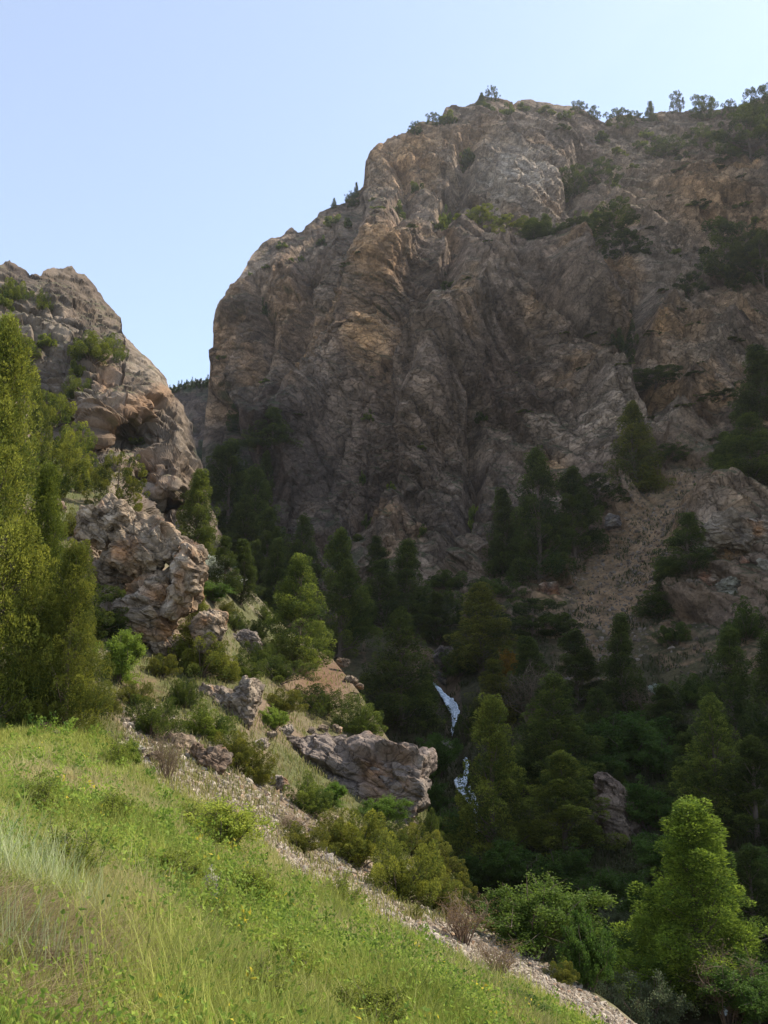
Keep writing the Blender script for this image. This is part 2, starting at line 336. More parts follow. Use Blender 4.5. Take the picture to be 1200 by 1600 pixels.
FAR = Sheet(xs, FAR_TOP, 1800, 960, tps(FD), far_relief, back=24, backlen=1.0, drop=0.75, dense=(.82, .56))
I = FAR.info; P = FAR.P; PX = FAR.PX; PY = FAR.PY; nz = normals(P)[..., 2]; nz = np.abs(nz)
col = np.broadcast_to(np.array([0.160, 0.112, 0.078]), P.shape).copy()
col = mixc(col, (0.25, 0.185, 0.13), sat(fbm(P, 25, 4, o=2)*1.6+0.25)*0.8)
col = mixc(col, (0.075, 0.048, 0.034), sat(fbm(P*np.array([1, 1, .45]), 14, 4, o=6)*2.4-0.25)*0.8)
och = sat(fbm(P*np.array([1, 1, .6]), 18, 4, o=9)*2.6-0.55+0.5*(I['c1']-0.5))*0.7
for (x, y, rx, ry, an, a) in [(592, 545, 26, 42, 0, 1.0), (640, 235, 60, 35, -15, .75), (612, 420, 22, 45, 10, .7), (730, 225, 35, 22, -30, .6), (905, 430, 40, 16, -8, .9), (330, 640, 20, 20, 0, .6), (1100, 330, 90, 50, 10, .65),
                              (1040, 560, 30, 28, 0, .8), (860, 730, 20, 16, 20, .9), (480, 665, 10, 14, 0, .8), (1130, 810, 40, 25, 10, .5), (860, 930, 22, 30, 0, .9), (1150, 890, 14, 14, 0, .8), (850, 520, 30, 25, 0, .5), (440, 480, 30, 50, 0, .4), (1140, 500, 50, 30, 0, .5)]:
    och = np.maximum(och, blob(PX+I['wp'][..., 0]*25, PY+I['wp'][..., 1]*25, x, y, rx, ry, an)*a)
col = mixc(col, (0.34, 0.195, 0.09), sat(och))
gorge_shade = sat((blob(PX, PY, 470, 790, 90, 110)+blob(PX, PY, 370, 740, 60, 130)+.6*blob(PX, PY, 720, 800, 130, 110))*(1.1+1.5*fbm(P, 14, 4, o=44)))
col = mixc(col, (0.045, 0.035, 0.030), gorge_shade*.75)  # shade low in the gorge and at the cliff foot, painted into the rock colour
col = mixc(col, (0.35, 0.29, 0.23), sat(blob(PX, PY, 815, 290, 75, 55, 20)*1.3*(0.6+0.8*fbm(P, 8, 3)))*0.8)
col *= (0.78+0.44*I['c2'])[..., None]*(0.82+0.36*I['c3'])[..., None]
col *= (1-0.45*np.exp(-I['e2']*10))[..., None]
soil = sat(np.maximum(I['scree']*1.2, (1-I['rockm'])*sat(0.6+fbm(P, 10, 3, o=5)*1.5)))
col = mixc(col, (0.195, 0.125, 0.070), soil)
grassy = sat((nz-0.62)*5+fbm(P, 6, 4, o=1)*1.4-0.1)*sat(1.15-I['scree']*1.0)
grassy = np.maximum(grassy*0.75, sat(fbm(P, 3.0, 3, o=12)*3-0.7)*sat(nz*2-0.7)*0.7)
grassy = np.maximum(grassy, sat((PY-1050)/120)*0.75)
col = mixc(col, (0.040, 0.048, 0.018), grassy)
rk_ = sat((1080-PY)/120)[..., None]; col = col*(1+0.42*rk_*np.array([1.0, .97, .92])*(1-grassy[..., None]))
rocky = sat(I['rockm']*1.3-.2)*(1-soil)*(1-grassy)*(0.55+.6*sat(fbm(P, 30, 3, o=50)*2+.5))
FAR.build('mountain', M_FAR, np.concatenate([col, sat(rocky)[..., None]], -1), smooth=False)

# ---------------- ridge closing the gorge and the far mountain in the gap
def ridge_relief(P, PX, PY, D):
    h, e, c = facets(P, rotm(10, 30, 20, (9, 12, 4)), 5)
    return h*1.6+fbm(P, 30, 4)*4, dict(c=c)
xs = np.linspace(180, 420, 200)
GR = Sheet(xs, [(180, 640), (240, 622), (262, 612), (275, 609), (290, 603), (305, 600), (325, 598), (345, 590), (420, 560)], 980, 200,
           tps([(262, 610, 330), (325, 600, 320), (420, 560, 330), (180, 640, 330), (300, 700, 285), (300, 850, 230), (180, 900, 230), (420, 900, 230)]), ridge_relief, back=12, backlen=0.5, drop=0.6)
colg = np.broadcast_to(np.array([0.125, 0.088, 0.065]), GR.P.shape)*(0.7+0.6*GR.info['c'])[..., None]
colg = mixc(colg, (0.05, 0.065, 0.03), sat(fbm(GR.P, 12, 4)*2.2+0.3))
GR.build('gorge_ridge', M_FAR, colg)
xs = np.linspace(-200, 700, 260)
SN = Sheet(xs, [(-200, 760), (100, 680), (200, 640), (240, 618), (262, 606), (285, 601), (300, 596), (312, 593), (322, 594), (345, 602), (420, 640), (700, 720)], 900, 80,
           tps([(-200, 700, 900), (300, 594, 900), (700, 700, 900), (300, 900, 600), (-200, 900, 600), (700, 900, 600)]), lambda P, a, b, D: (fbm(P, 110, 5)*13, {}), back=8, backlen=0.3, drop=0.6)
sn = sat(fbm(SN.P, 50, 5)*3+0.5)
SN.build('far_mountain', M_FAR, mixc(np.broadcast_to(np.array([0.30, 0.27, 0.25]), SN.P.shape), (0.75, 0.77, 0.8), sn))

# ---------------- the near bank: left cliff, bushy spur, scree strip and grass slope
NEAR_TOP = [(-500, 300), (-200, 380), (-60, 400), (0, 413), (8, 410), (15, 405), (22, 412), (28, 418), (40, 422), (47, 430), (65, 428), (68, 422), (90, 418), (98, 420), (105, 418), (112, 415), (120, 428), (130, 430), (145, 443),
 (155, 455), (165, 468), (180, 485), (189, 498), (192, 520), (200, 530), (215, 545), (230, 560), (245, 575), (255, 590), (263, 605), (268, 620), (280, 635), (295, 660), (305, 690), (312, 720),
 (318, 748), (327, 775), (337, 810), (347, 845), (362, 890), (400, 930), (450, 985), (520, 1030), (560, 1080), (600, 1145), (640, 1200), (665, 1260), (690, 1345), (760, 1430), (850, 1500), (960, 1572), (1000, 1605), (1060, 1650), (1200, 1730), (1400, 1790)]
ND = [(-500, 300, 150), (-60, 400, 150), (0, 413, 150), (110, 415, 166), (190, 500, 163), (265, 610, 152), (310, 700, 142), (340, 850, 122), (0, 500, 136), (100, 600, 128), (200, 700, 128), (250, 800, 120), (0, 600, 122), (0, 660, 95), (50, 690, 108), (0, 720, 62), (150, 680, 118), (150, 725, 110), (200, 650, 124), (200, 720, 115), (200, 765, 104), (250, 700, 121), (290, 720, 126), (290, 780, 114), (290, 830, 100), (250, 840, 84), (250, 780, 112), (100, 720, 112), (100, 770, 66),
 (40, 760, 60), (200, 800, 74), (150, 790, 60), (-60, 760, 52), (180, 770, 78), (300, 870, 78), (350, 900, 86), (420, 950, 88), (480, 1010, 86), (540, 1050, 78), (560, 1090, 66), (600, 1140, 58), (500, 1100, 60), (400, 1000, 70), (330, 950, 62),
 (260, 1020, 47), (330, 1060, 46), (400, 1100, 46), (400, 1150, 42), (300, 1150, 37), (200, 1100, 36), (100, 1000, 42), (0, 900, 42), (0, 1140, 27), (100, 1130, 28.5), (200, 1185, 27.5), (300, 1235, 27), (400, 1300, 26.5), (500, 1375, 25),
 (620, 1440, 23.5), (750, 1520, 21), (900, 1600, 18.5), (450, 1200, 41), (550, 1250, 42), (650, 1280, 44), (600, 1330, 37), (680, 1400, 32), (780, 1460, 29), (900, 1540, 25), (1000, 1605, 22.5), (0, 1300, 10), (200, 1300, 13.5), (400, 1400, 14.5),
 (600, 1500, 14), (800, 1600, 13), (0, 1400, 6.6), (300, 1450, 9), (500, 1550, 9), (0, 1600, 3.9), (200, 1600, 4.7), (400, 1600, 6), (600, 1600, 8.3), (0, 1800, 2.4), (400, 1800, 3.2), (800, 1800, 6), (1200, 1800, 13), (1400, 1800, 15), (-500, 1140, 16), (-500, 1800, 1.5), (-500, 800, 30), (-200, 1140, 22), (-200, 1500, 3.6), (200, 1500, 6.2), (700, 1570, 11)]
GL = np.array([(-500, 1090), (0, 1132), (60, 1128), (150, 1140), (210, 1190), (260, 1240), (330, 1262), (400, 1315), (450, 1372), (560, 1425), (650, 1475), (720, 1520), (800, 1553), (900, 1598), (1000, 1660), (1400, 1800)], float)
def gline(px): return np.interp(px, GL[:, 0], GL[:, 1])
def near_relief(P, PX, PY, D):
    cl = sat((790-PY+(PX-150)*0.65+fbm(P, 15, 3)*30)/40)*sat((D-66)/25)     # the left cliff
    wp = np.stack([fbm(P, 14, 3, o=3.1), fbm(P, 14, 3, o=8.3), fbm(P, 14, 3, o=5.7)], -1)
    h1, e1, c1 = facets(P+wp*1.5, rotm(10, 35, 12, (10, 10, 4.5)), 21); h2, e2, c2 = facets(P+wp*.7, rotm(0, 25, -20, (3.6, 5, 1.7)), 9); h3, e3, c3 = facets(P+wp*.3, rotm(5, 15, 30, (1.3, 1.7, .7)), 4)
    h = cl*(fbm(P, 34, 3, o=3)*3+h1*1.5+h2*0.95+h3*0.45+ledges(P, (.55, .1, .83), 4.5, 3.0)*1.2+ledges(P, (.2, .2, .97), 1.6, 8.0)*.35-np.exp(-e1*9)*0.7-np.exp(-e2*8)*0.3)
    h += cl*(blob(PX, PY, 130, 650, 35, 50)*1.5+blob(PX, PY, 215, 660, 70, 60)*3)
    g = sat((PY-gline(PX))/30)
    h += (1-cl)*(1-g)*(fbm(P, 5, 5)*0.40+h2*0.08*sat(D/40)+h3*0.05)
    h += g*(fbm(P, 3.5, 4)*0.16)
    # smaller ledges of bedrock on the mid slope
    rk = sat(fbm(P, 7, 3, o=30)*3-0.6)*(1-g)*(1-cl)*sat((D-30)/15)
    h += rk*(0.3+h2*0.3+h3*0.15)
    return h, dict(cl=cl, g=g, c1=c1, c2=c2, c3=c3, e2=e2, rk=rk, wp=wp)
xs = np.concatenate([np.linspace(-500, -40, 90)[:-1], np.linspace(-40, 1080, 780)[:-1], np.linspace(1080, 1400, 50)])
NEAR = Sheet(xs, NEAR_TOP, 1800, 800, tps(ND), near_relief, back=30, backlen=0.55, drop=0.55, dense=(.6, .42))
I = NEAR.info; P = NEAR.P; PX = NEAR.PX; PY = NEAR.PY; nz = np.abs(normals(P)[..., 2])
col = np.broadcast_to(np.array([0.19, 0.135, 0.09]), P.shape).copy()
rock = np.broadcast_to(np.array([0.165, 0.125, 0.09]), P.shape).copy()
rock = mixc(rock, (0.25, 0.20, 0.15), sat(fbm(P, 10, 4, o=2)*1.8+.2)*0.8)
rock = mixc(rock, (0.075, 0.055, 0.045), sat(fbm(P*np.array([1, 1, .5]), 8, 4, o=6)*2.4-.15)*0.75)
och = sat(fbm(P, 9, 4, o=9)*2.2-.7)*0.4
for (x, y, rx, ry, an, a) in [(215, 632, 45, 14, -5, 1), (165, 590, 16, 26, 0, .8), (230, 750, 40, 20, 20, .6), (160, 660, 14, 22, 0, .6)]:
    och = np.maximum(och, blob(PX+I['wp'][..., 0]*15, PY+I['wp'][..., 1]*15, x, y, rx, ry, an)*a)
rock = mixc(rock, (0.34, 0.20, 0.11), sat(och)*.8)
rock *= (0.8+0.4*I['c2'])[..., None]*(0.85+0.3*I['c3'])[..., None]*(1-0.4*np.exp(-I['e2']*10))[..., None]
col = mixc(col, (0.29, 0.225, 0.16), sat(fbm(P, 3, 4)*1.8)*0.7)
col = mixc(col, (0.16, 0.085, 0.05), sat(blob(PX, PY, 500, 1060, 60, 45)+blob(PX, PY, 230, 1090, 60, 40)*.8)*0.9)
col = mixc(col, (0.085, 0.095, 0.035), sat(blob(PX, PY, 385, 945, 60, 75)+.9*blob(PX, PY, 450, 1010, 50, 40))*.85)
scr = sat(1-np.abs(PY-(gline(PX)+(-32)))/42)*sat((PX-180)/60)
col = mixc(col, (0.33, 0.265, 0.19), scr)
gr = sat((nz-0.7)*4+fbm(P, 3, 4, o=1)*1.5)*(1-scr)*(1-sat(blob(PX, PY, 500, 1060, 70, 50)*1.5))
col = mixc(col, (0.085, 0.10, 0.03), gr*0.85)
m = sat(np.maximum(I['cl'], I['rk']*1.3)); col = col*(1-m[..., None])+rock*m[..., None]
col = mixc(col, (0.09, 0.10, 0.04), .8*sat((nz-0.72)*4+fbm(P, 5, 4, o=8)*2-.2)*I['cl']*0.8)
gc = mixc(np.broadcast_to(np.array([0.16, 0.19, 0.05]), P.shape), (0.28, 0.22, 0.12), sat(fbm(P, 2.2, 4, o=4)*2.5-.2))
g = I['g'][..., None]; col = col*(1-g)+gc*g
NEAR.col = col
NEAR.build('hillside', M_BANK, col, smooth=False)

# ---------------- unseen right ridge, crest shaped to shade the ravine, and the ground all round
def crest_pt(P0, k, t, r): return P0+k*SDIR+t*(r+(1.15*SDIR if t > 0 else 0))
exec_shade = True
SH0 = np.array([4.8, 58.5, -1.7]); SHR = np.array([-0.371, 0.928, -0.036])
if exec_shade:
    ts = np.linspace(-170, 150, 110); us = np.linspace(0, 1, 40)
    K = 165.0
    rows = []
    for u in us:
        crest = np.array([crest_pt(SH0, K, t, SHR) for t in ts])
        crest[:, 2] += fbm(crest, 25, 4)*1.5-2.5-6*np.exp(-((crest[:, 1]-85)/16)**2)+22*np.clip((crest[:, 1]-140)/25, 0, 1)+30*np.clip((crest[:, 1]-198)/20, 0, 1)
        base = crest.copy(); base[:, :2] -= SDIR[:2]/np.linalg.norm(SDIR[:2])*22; base[:, 2] = -30
        rows.append(crest*(1-u)+base*u+np.array([0, 0, 1.])*(-12*math.sin(u*math.pi)))
    P = np.array(rows); back = P[0]+np.array([120, 100, -110.0])
    P = np.concatenate([back[None], P], 0); P[2:-1, :, 2] += fbm(P[2:-1], 30, 4)*6
    cc = mixc(np.broadcast_to(np.array([0.25, 0.19, 0.15]), P.shape), (0.06, 0.075, 0.03), sat(fbm(P, 18, 4)*2+.4))
    o = mk('shade_ridge', P.reshape(-1, 3), grid_faces(*P.shape[:2]), M_FAR, cc.reshape(-1, 3), smooth=True); tag(o, kind='structure')
v = np.array([(-690, -190, -70), (690, -190, -70), (690, 1290, -70), (-690, 1290, -70)], float)
o = mk('ground', v, np.array([[0, 1, 2, 3]]), M_FAR, np.full((4, 3), 0.15)); tag(o, kind='structure')
#==VEG==
# ================================================================== vegetation prototypes
def norm(v): return v/(np.linalg.norm(v, axis=-1, keepdims=True)+1e-9)
def tube(pts, rad, sides=7):
    pts = np.asarray(pts, float); n = len(pts); d = norm(np.gradient(pts, axis=0))
    up = np.array([0.31, 0.95, 0.05]); a = norm(np.cross(d, up)); b = np.cross(d, a)
    th = np.linspace(0, 2*math.pi, sides, endpoint=False)
    V = pts[:, None]+(a[:, None]*np.cos(th)[None, :, None]+b[:, None]*np.sin(th)[None, :, None])*np.asarray(rad)[:, None, None]
    i = np.arange(n*sides).reshape(n, sides); j = np.roll(i, -1, 1)
    return V.reshape(-1, 3), np.stack([i[:-1].ravel(), j[:-1].ravel(), j[1:].ravel(), i[1:].ravel()], 1)
def join(parts):
    V = []; Fa = []; o = 0
    for v, f in parts: V.append(v); Fa.append(f+o); o += len(v)
    return np.concatenate(V), np.concatenate(Fa)
def leaves(pos, d, ln, wd, rng, flat=0.0):
    """kite-shaped leaf or spray per point"""
    n = len(pos); r = rng.normal(size=(n, 3)); s = norm(np.cross(d, r)); nn = np.cross(s, d)
    ln = ln*(0.6+0.8*rng.rand(n))[:, None]; wd = wd*(0.6+0.8*rng.rand(n))[:, None]
    b = pos; m = pos+d*ln*0.5
    V = np.stack([b, m+s*wd*0.5+nn*wd*0.15, pos+d*ln, m-s*wd*0.5+nn*wd*0.15], 1).reshape(-1, 3)
    return V, np.arange(4*n).reshape(n, 4)
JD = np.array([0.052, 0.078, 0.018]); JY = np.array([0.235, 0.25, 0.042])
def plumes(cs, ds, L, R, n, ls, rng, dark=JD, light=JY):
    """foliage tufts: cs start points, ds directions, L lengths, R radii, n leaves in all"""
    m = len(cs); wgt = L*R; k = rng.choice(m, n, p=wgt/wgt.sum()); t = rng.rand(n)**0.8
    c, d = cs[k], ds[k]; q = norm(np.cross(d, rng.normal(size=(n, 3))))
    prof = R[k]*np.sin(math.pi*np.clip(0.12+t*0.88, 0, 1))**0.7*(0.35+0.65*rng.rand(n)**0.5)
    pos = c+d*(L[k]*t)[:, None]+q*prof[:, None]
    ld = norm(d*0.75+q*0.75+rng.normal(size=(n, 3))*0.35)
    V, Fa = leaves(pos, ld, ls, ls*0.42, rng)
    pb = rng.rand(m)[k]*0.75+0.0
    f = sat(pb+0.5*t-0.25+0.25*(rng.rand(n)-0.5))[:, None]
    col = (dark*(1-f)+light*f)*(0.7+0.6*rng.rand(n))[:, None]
    return V, Fa, np.repeat(col, 4, 0)
def proto_juniper(seed, H=10.0, Wd=4.6, n=34000, ls=0.15, npl=190, shape=0, side=()):
    rng = np.random.RandomState(seed)
    bend = rng.normal(size=2)*0.25
    def axis(t): return np.stack([bend[0]*np.sin(t*3), bend[1]*np.sin(t*2.3+1), t*H], -1)
    t = rng.rand(npl)**(1.2 if shape == 0 else 0.95)*0.95
    if shape == 0: env = (1-t)**0.78*sat(t/0.10+0.8)*1.08
    elif shape == 1: env = (1-t)**0.6*sat(t/0.25+0.6)*0.98
    else: env = np.sqrt(sat(1-((t-0.42)/0.6)**2))
    az = rng.rand(npl)*2*math.pi
    lob = 0.80+0.20*np.sin(az*2+rng.rand()*6+t*7)*np.sin(t*17+rng.rand()*6)+0.22*rng.normal(size=npl)*0.7
    rho = Wd/2*env*np.clip(lob, .4, 1.3)*(0.35+0.65*rng.rand(npl)**0.55)
    rad = np.stack([np.cos(az), np.sin(az), 0*az], -1)
    L = H*(0.10+0.06*rng.rand(npl))*(0.75+0.4*(1-t)); R = L*(0.33+0.12*rng.rand(npl))
    cs = axis(t)+rad*(rho-L*0.25).clip(0)[:, None]; ds = norm(rad*(0.75-0.45*t)[:, None]+np.array([0, 0, 1])*(0.55+0.6*t)[:, None]+rng.normal(size=(npl, 3))*0.18)
    # leader at the top
    cs = np.concatenate([cs, axis(np.array([0.84, 0.88, 0.80]))+rng.normal(size=(3, 3))*0.08]); ds = np.concatenate([ds, norm(np.array([[0, 0, 1.], [0.15, 0.1, 1], [-.2, 0, 1]]))])
    L = np.append(L, [H*.14, H*.11, H*.13]); R = np.append(R, [H*.03, H*.03, H*.035])
    for (sx, sy, sz, sw, m) in side:       # side lobes: offset, size
        a = norm(rng.normal(size=(m, 3))); a[:, 2] = np.abs(a[:, 2])*1.1-0.35; p = np.array([sx, sy, sz])+a*sw*0.75
        cs = np.concatenate([cs, p]); ds = np.concatenate([ds, norm(a+np.array([0, 0, .7]))]); L = np.append(L, np.full(m, sw*.55)); R = np.append(R, np.full(m, sw*.2))
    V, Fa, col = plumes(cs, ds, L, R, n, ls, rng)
    tt = np.linspace(-0.06, 0.86, 12); tr = [tube(axis(tt)*np.array([1, 1, 1]), 0.034*H*0.5*(1-tt.clip(0))**0.9+0.01*H*0.1, 8)]
    for k in range(0, len(cs), 4 if npl < 200 else 5):
        z0 = max(0.05, (cs[k][2]/H-0.10)); a0 = axis(np.array([z0]))[0]; mid = (a0+cs[k])/2-np.array([0, 0, 0.02*H])
        tr.append(tube([a0, mid, cs[k]+ds[k]*L[k]*0.5], [0.007*H*(1.1-z0), 0.004*H, 0.0012*H], 5))
    tv, tf = join(tr)
    return dict(leaf=(V, Fa, col), trunk=(tv, tf), H=H, W=Wd, mat=M_JUN)
def proto_bush(seed, H=2.2, Wd=3.4, n=9000, ls=0.11, npl=70, dark=JD, light=JY):
    rng = np.random.RandomState(seed)
    a = norm(rng.normal(size=(npl, 3))); a[:, 2] = np.abs(a[:, 2]); r = rng.rand(npl)**0.4
    lump = 0.8+0.35*np.sin(np.arctan2(a[:, 1], a[:, 0])*3+rng.rand()*6)
    cs = a*np.array([Wd/2, Wd/2, H])*r[:, None]*0.74*lump[:, None]; ds = norm(a*np.array([.8, .8, 1])+np.array([0, 0, 0.65])+rng.normal(size=(npl, 3))*0.2)
    L = H*(0.22+0.16*rng.rand(npl)); R = L*0.34
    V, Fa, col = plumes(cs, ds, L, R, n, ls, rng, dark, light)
    tr = [tube([(0, 0, -0.25), c*0.45+np.array([0, 0, 0.05]), c+d*l*0.4], [0.05*H*.5, 0.02*H*.6, 0.006], 5) for c, d, l in list(zip(cs, ds, L))[::2]]
    tv, tf = join(tr)
    return dict(leaf=(V, Fa, col), trunk=(tv, tf), H=H, W=Wd, mat=M_JUN)
def branchy(rng, H, Wd, n1, n2, n3):
    """stems from the ground, branches and twigs; returns tubes and twig segments"""
    tubes = []; tw = []
    for i in range(n1):
        az = rng.rand()*6.283; out = rng.rand()**0.6*Wd/2*0.85; h = H*(0.6+0.4*rng.rand())*(1-0.35*(out/(Wd/2))**2)
        p0 = np.array([math.cos(az)*out*.12, math.sin(az)*out*.12, -0.15]); p3 = np.array([math.cos(az)*out, math.sin(az)*out, h])
        p1 = p0+(p3-p0)*0.35+np.array([0, 0, h*0.12]); p2 = p0+(p3-p0)*0.7+rng.normal(size=3)*0.05*H+np.array([0, 0, h*.08])
        tubes.append(tube([p0, p1, p2, p3], [H*.013, H*.009, H*.005, H*.002], 4))
        for j in range(n2):
            u = 0.25+0.75*rng.rand(); b0 = (p0*(1-u)+p3*u)+np.array([0, 0, h*.1*math.sin(u*3.14)])
            d = norm(rng.normal(size=3)+(p3-p0)/H*1.2+np.array([0, 0, .3])); l = H*(0.12+0.2*rng.rand()); b1 = b0+d*l
            tubes.append(tube([b0, (b0+b1)/2+rng.normal(size=3)*.02*H, b1], [H*.004, H*.003, H*.0012], 3))
            for k in range(n3):
                v = rng.rand(); c0 = b0+(b1-b0)*v; e = norm(rng.normal(size=3)+d); c1 = c0+e*l*(0.3+0.3*rng.rand()); tw.append((c0, c1))
                tubes.append(tube([c0, (c0+c1)/2, c1], [H*.0018, H*.0012, H*.0008], 3))
    return tubes, tw
GD = np.array([0.065, 0.12, 0.02]); GLT = np.array([0.22, 0.29, 0.05])
def proto_leafy(seed, H=2.4, Wd=2.8, n=9000, ls=0.10, dark=GD, light=GLT, n1=14, mat=None):
    rng = np.random.RandomState(seed); tubes, tw = branchy(rng, H, Wd, n1, 6, 3)
    k = rng.randint(len(tw), size=n); a = np.array([x[0] for x in tw]); b = np.array([x[1] for x in tw]); u = rng.rand(n, 1)*1.1
    pos = a[k]+(b[k]-a[k])*u+rng.normal(size=(n, 3))*0.03*H; pos[:, 2] = np.abs(pos[:, 2]-0.04*H)+0.0
    d = norm(rng.normal(size=(n, 3))+np.array([0, 0, .4])); V, Fa = leaves(pos, d, ls, ls*0.6, rng)
    f = sat(rng.rand(len(tw))[k]*.6+0.4*rng.rand(n))[:, None]; col = (dark*(1-f)+light*f)*(0.75+0.5*rng.rand(n))[:, None]
    tv, tf = join(tubes)
    return dict(leaf=(V, Fa, np.repeat(col, 4, 0)), trunk=(tv, tf), H=H, W=Wd, mat=mat or M_LEAF)
M_TWIG = bpy.data.materials.new('dry_twig'); M_TWIG.use_nodes = True
_b = M_TWIG.node_tree.nodes['Principled BSDF']; _b.inputs['Roughness'].default_value = 0.9
_n = N(M_TWIG.node_tree, 'ShaderNodeTexNoise'); _n.inputs['Scale'].default_value = 4; _r = N(M_TWIG.node_tree, 'ShaderNodeValToRGB')
_r.color_ramp.elements[0].color = (0.09, 0.055, 0.04, 1); _r.color_ramp.elements[1].color = (0.30, 0.21, 0.14, 1)
M_TWIG.node_tree.links.new(_n.outputs[0], _r.inputs[0]); M_TWIG.node_tree.links.new(_r.outputs[0], _b.inputs[0])

SPEC = {
 'jun':   [lambda: proto_juniper(1), lambda: proto_juniper(2, Wd=5.4), lambda: proto_juniper(3, Wd=4.0, shape=1), lambda: proto_juniper(4, Wd=5.0, shape=1, npl=120), lambda: proto_juniper(5, Wd=5.6, npl=170)],
 'near':  [lambda: proto_juniper(11, H=11, Wd=6.4, n=120000, ls=0.105, npl=440, shape=1), lambda: proto_juniper(12, H=9, Wd=5.0, n=90000, ls=0.10, npl=360, shape=1)],
 'lone':  [lambda: proto_juniper(21, H=8.4, Wd=3.5, n=90000, ls=0.09, npl=300, shape=0, side=((-1.3, -.3, 2.6, 1.0, 22), (1.5, -.4, 2.5, 1.0, 26), (.8, -.2, 3.9, .7, 14), (1.9, 0, 1.4, .9, 14), (-1.7, -.5, 1.3, .9, 14), (-.6, -.3, 4.2, .6, 10)))],
 'round': [lambda: proto_juniper(31, H=5, Wd=4.6, n=26000, ls=0.12, npl=130, shape=2), lambda: proto_juniper(32, H=5, Wd=5.4, n=22000, ls=0.13, npl=100, shape=2)],
 'bush':  [lambda: proto_bush(41, n=22000, ls=.075), lambda: proto_bush(42, n=22000, ls=.075, Wd=4.0, npl=90), lambda: proto_bush(43, n=18000, ls=.08, Wd=2.8)],
 'leafy': [lambda: proto_leafy(51, n=30000, ls=.075), lambda: proto_leafy(52, n=28000, ls=.08, Wd=3.2, n1=18), lambda: proto_leafy(53, n=32000, ls=0.07, H=2.8, n1=18)],
 'grey':  [lambda: proto_leafy(61, n=14000, ls=.06, dark=np.array([.12, .15, .07]), light=np.array([.28, .32, .16]))],
 'twig':  [lambda: proto_leafy(71, n=1500, ls=.06, dark=np.array([.14, .12, .05]), light=np.array([.26, .20, .10]), n1=26)],
 'crag':  [lambda: proto_bush(81, n=2600, ls=.22, npl=26), lambda: proto_bush(82, n=2600, ls=.22, npl=20, Wd=3.0), lambda: proto_bush(83, n=3000, ls=.22, npl=30, Wd=4.2)],
 'mead': [lambda: proto_leafy(55, n=7500, ls=.085, dark=np.array([.12, .18, .03]), light=np.array([.34, .38, .07]), n1=16), lambda: proto_leafy(56, n=6500, ls=.085, Wd=3.4, dark=np.array([.12, .18, .03]), light=np.array([.34, .38, .07]), n1=18)],
 'bloom': [lambda: proto_leafy(97, n=9000, ls=.09, dark=np.array([.07, .12, .03]), light=np.array([.95, .95, .85]))],
 'gold':  [lambda: proto_leafy(91, n=5000, ls=.16, dark=np.array([.20, .11, .015]), light=np.array([.42, .25, .03]), H=3, Wd=2.6)],
 'bare':  [lambda: proto_leafy(95, n=3800, ls=.16, dark=np.array([.09, .08, .045]), light=np.array([.15, .13, .075]), n1=24, H=5, Wd=4.2)],
}
MESH = {}
def meshes(kind, v):
    key = (kind, v)
    if key not in MESH:
        p = SPEC[kind][v](); V, Fa, col = p['leaf']
        o1 = mk('foliage', V, Fa, p['mat'], col); o2 = mk('stem', p['trunk'][0], p['trunk'][1], M_TWIG if kind in ('twig', 'bare') else M_BARK, smooth=True)
        ms = (o1.data, o2.data, p['H'], p['W'], 4.0)
        for o in (o1, o2): bpy.data.objects.remove(o)
        MESH[key] = ms
    return MESH[key]
PR = random.Random(5)
NAMES = {'jun': ('juniper_tree', 'crown', 'trunk', 'tree'), 'near': ('juniper_tree', 'crown', 'trunk', 'tree'), 'lone': ('juniper_tree', 'crown', 'trunk', 'tree'), 'round': ('juniper_tree', 'crown', 'trunk', 'tree'),
 'bush': ('juniper_shrub', 'foliage', 'stem', 'shrub'), 'leafy': ('leafy_shrub', 'foliage', 'stem', 'shrub'), 'grey': ('grey_green_shrub', 'foliage', 'stem', 'shrub'), 'twig': ('dry_shrub', 'foliage', 'stem', 'shrub'),
 'mead': ('leafy_shrub', 'foliage', 'stem', 'shrub'), 'bloom': ('flowering_shrub', 'foliage', 'stem', 'shrub'), 'crag': ('cliff_shrub', 'foliage', 'stem', 'shrub'), 'gold': ('golden_shrub', 'foliage', 'stem', 'shrub'), 'bare': ('bare_tree', 'foliage', 'branches', 'tree')}
def plant(kind, v, px, base, top, width, sheet, label, group=None, tint=(1, 1, 1), sink=0.03, D=None):
    v = v % len(SPEC[kind]); lm, tm, H, Wd, _ = meshes(kind, v); S = NEAR if sheet == 'N' else FAR if sheet == 'F' else GR
    if group == 'trees on the ledges of the mountain': width *= 1.2; top -= (base-top)*.12
    p = W(px, base, D) if D else S.at(px, base); dist = p[1]-CAM[1]
    top_z = W(px, top, dist)[2]; h = max(top_z-p[2], 0.3)/(1-sink)*1.02; wd = width*dist/F*1.28
    nm = NAMES[kind]; root = empty(nm[0], p-np.array([0, 0, h*sink]), PR.random()*6.283 if kind != 'lone' else 0.0, (wd/Wd, wd/Wd, h/H))
    tag(root, label, nm[3], group)
    for mesh, part in ((lm, nm[1]), (tm, nm[2])):
        o = bpy.data.objects.new(part, mesh); C.objects.link(o); o.parent = root; o.color = tint+(1,)
    return root
#==TREES==
YG = (1.42, 1.32, 1.1); DK = (0.55, 0.64, 0.68); MD = (0.66, 0.74, 0.7); OL = (1.15, 1.02, 0.9)  # tints carry light too: ravine trees darkened for shade, sunlit ones brightened
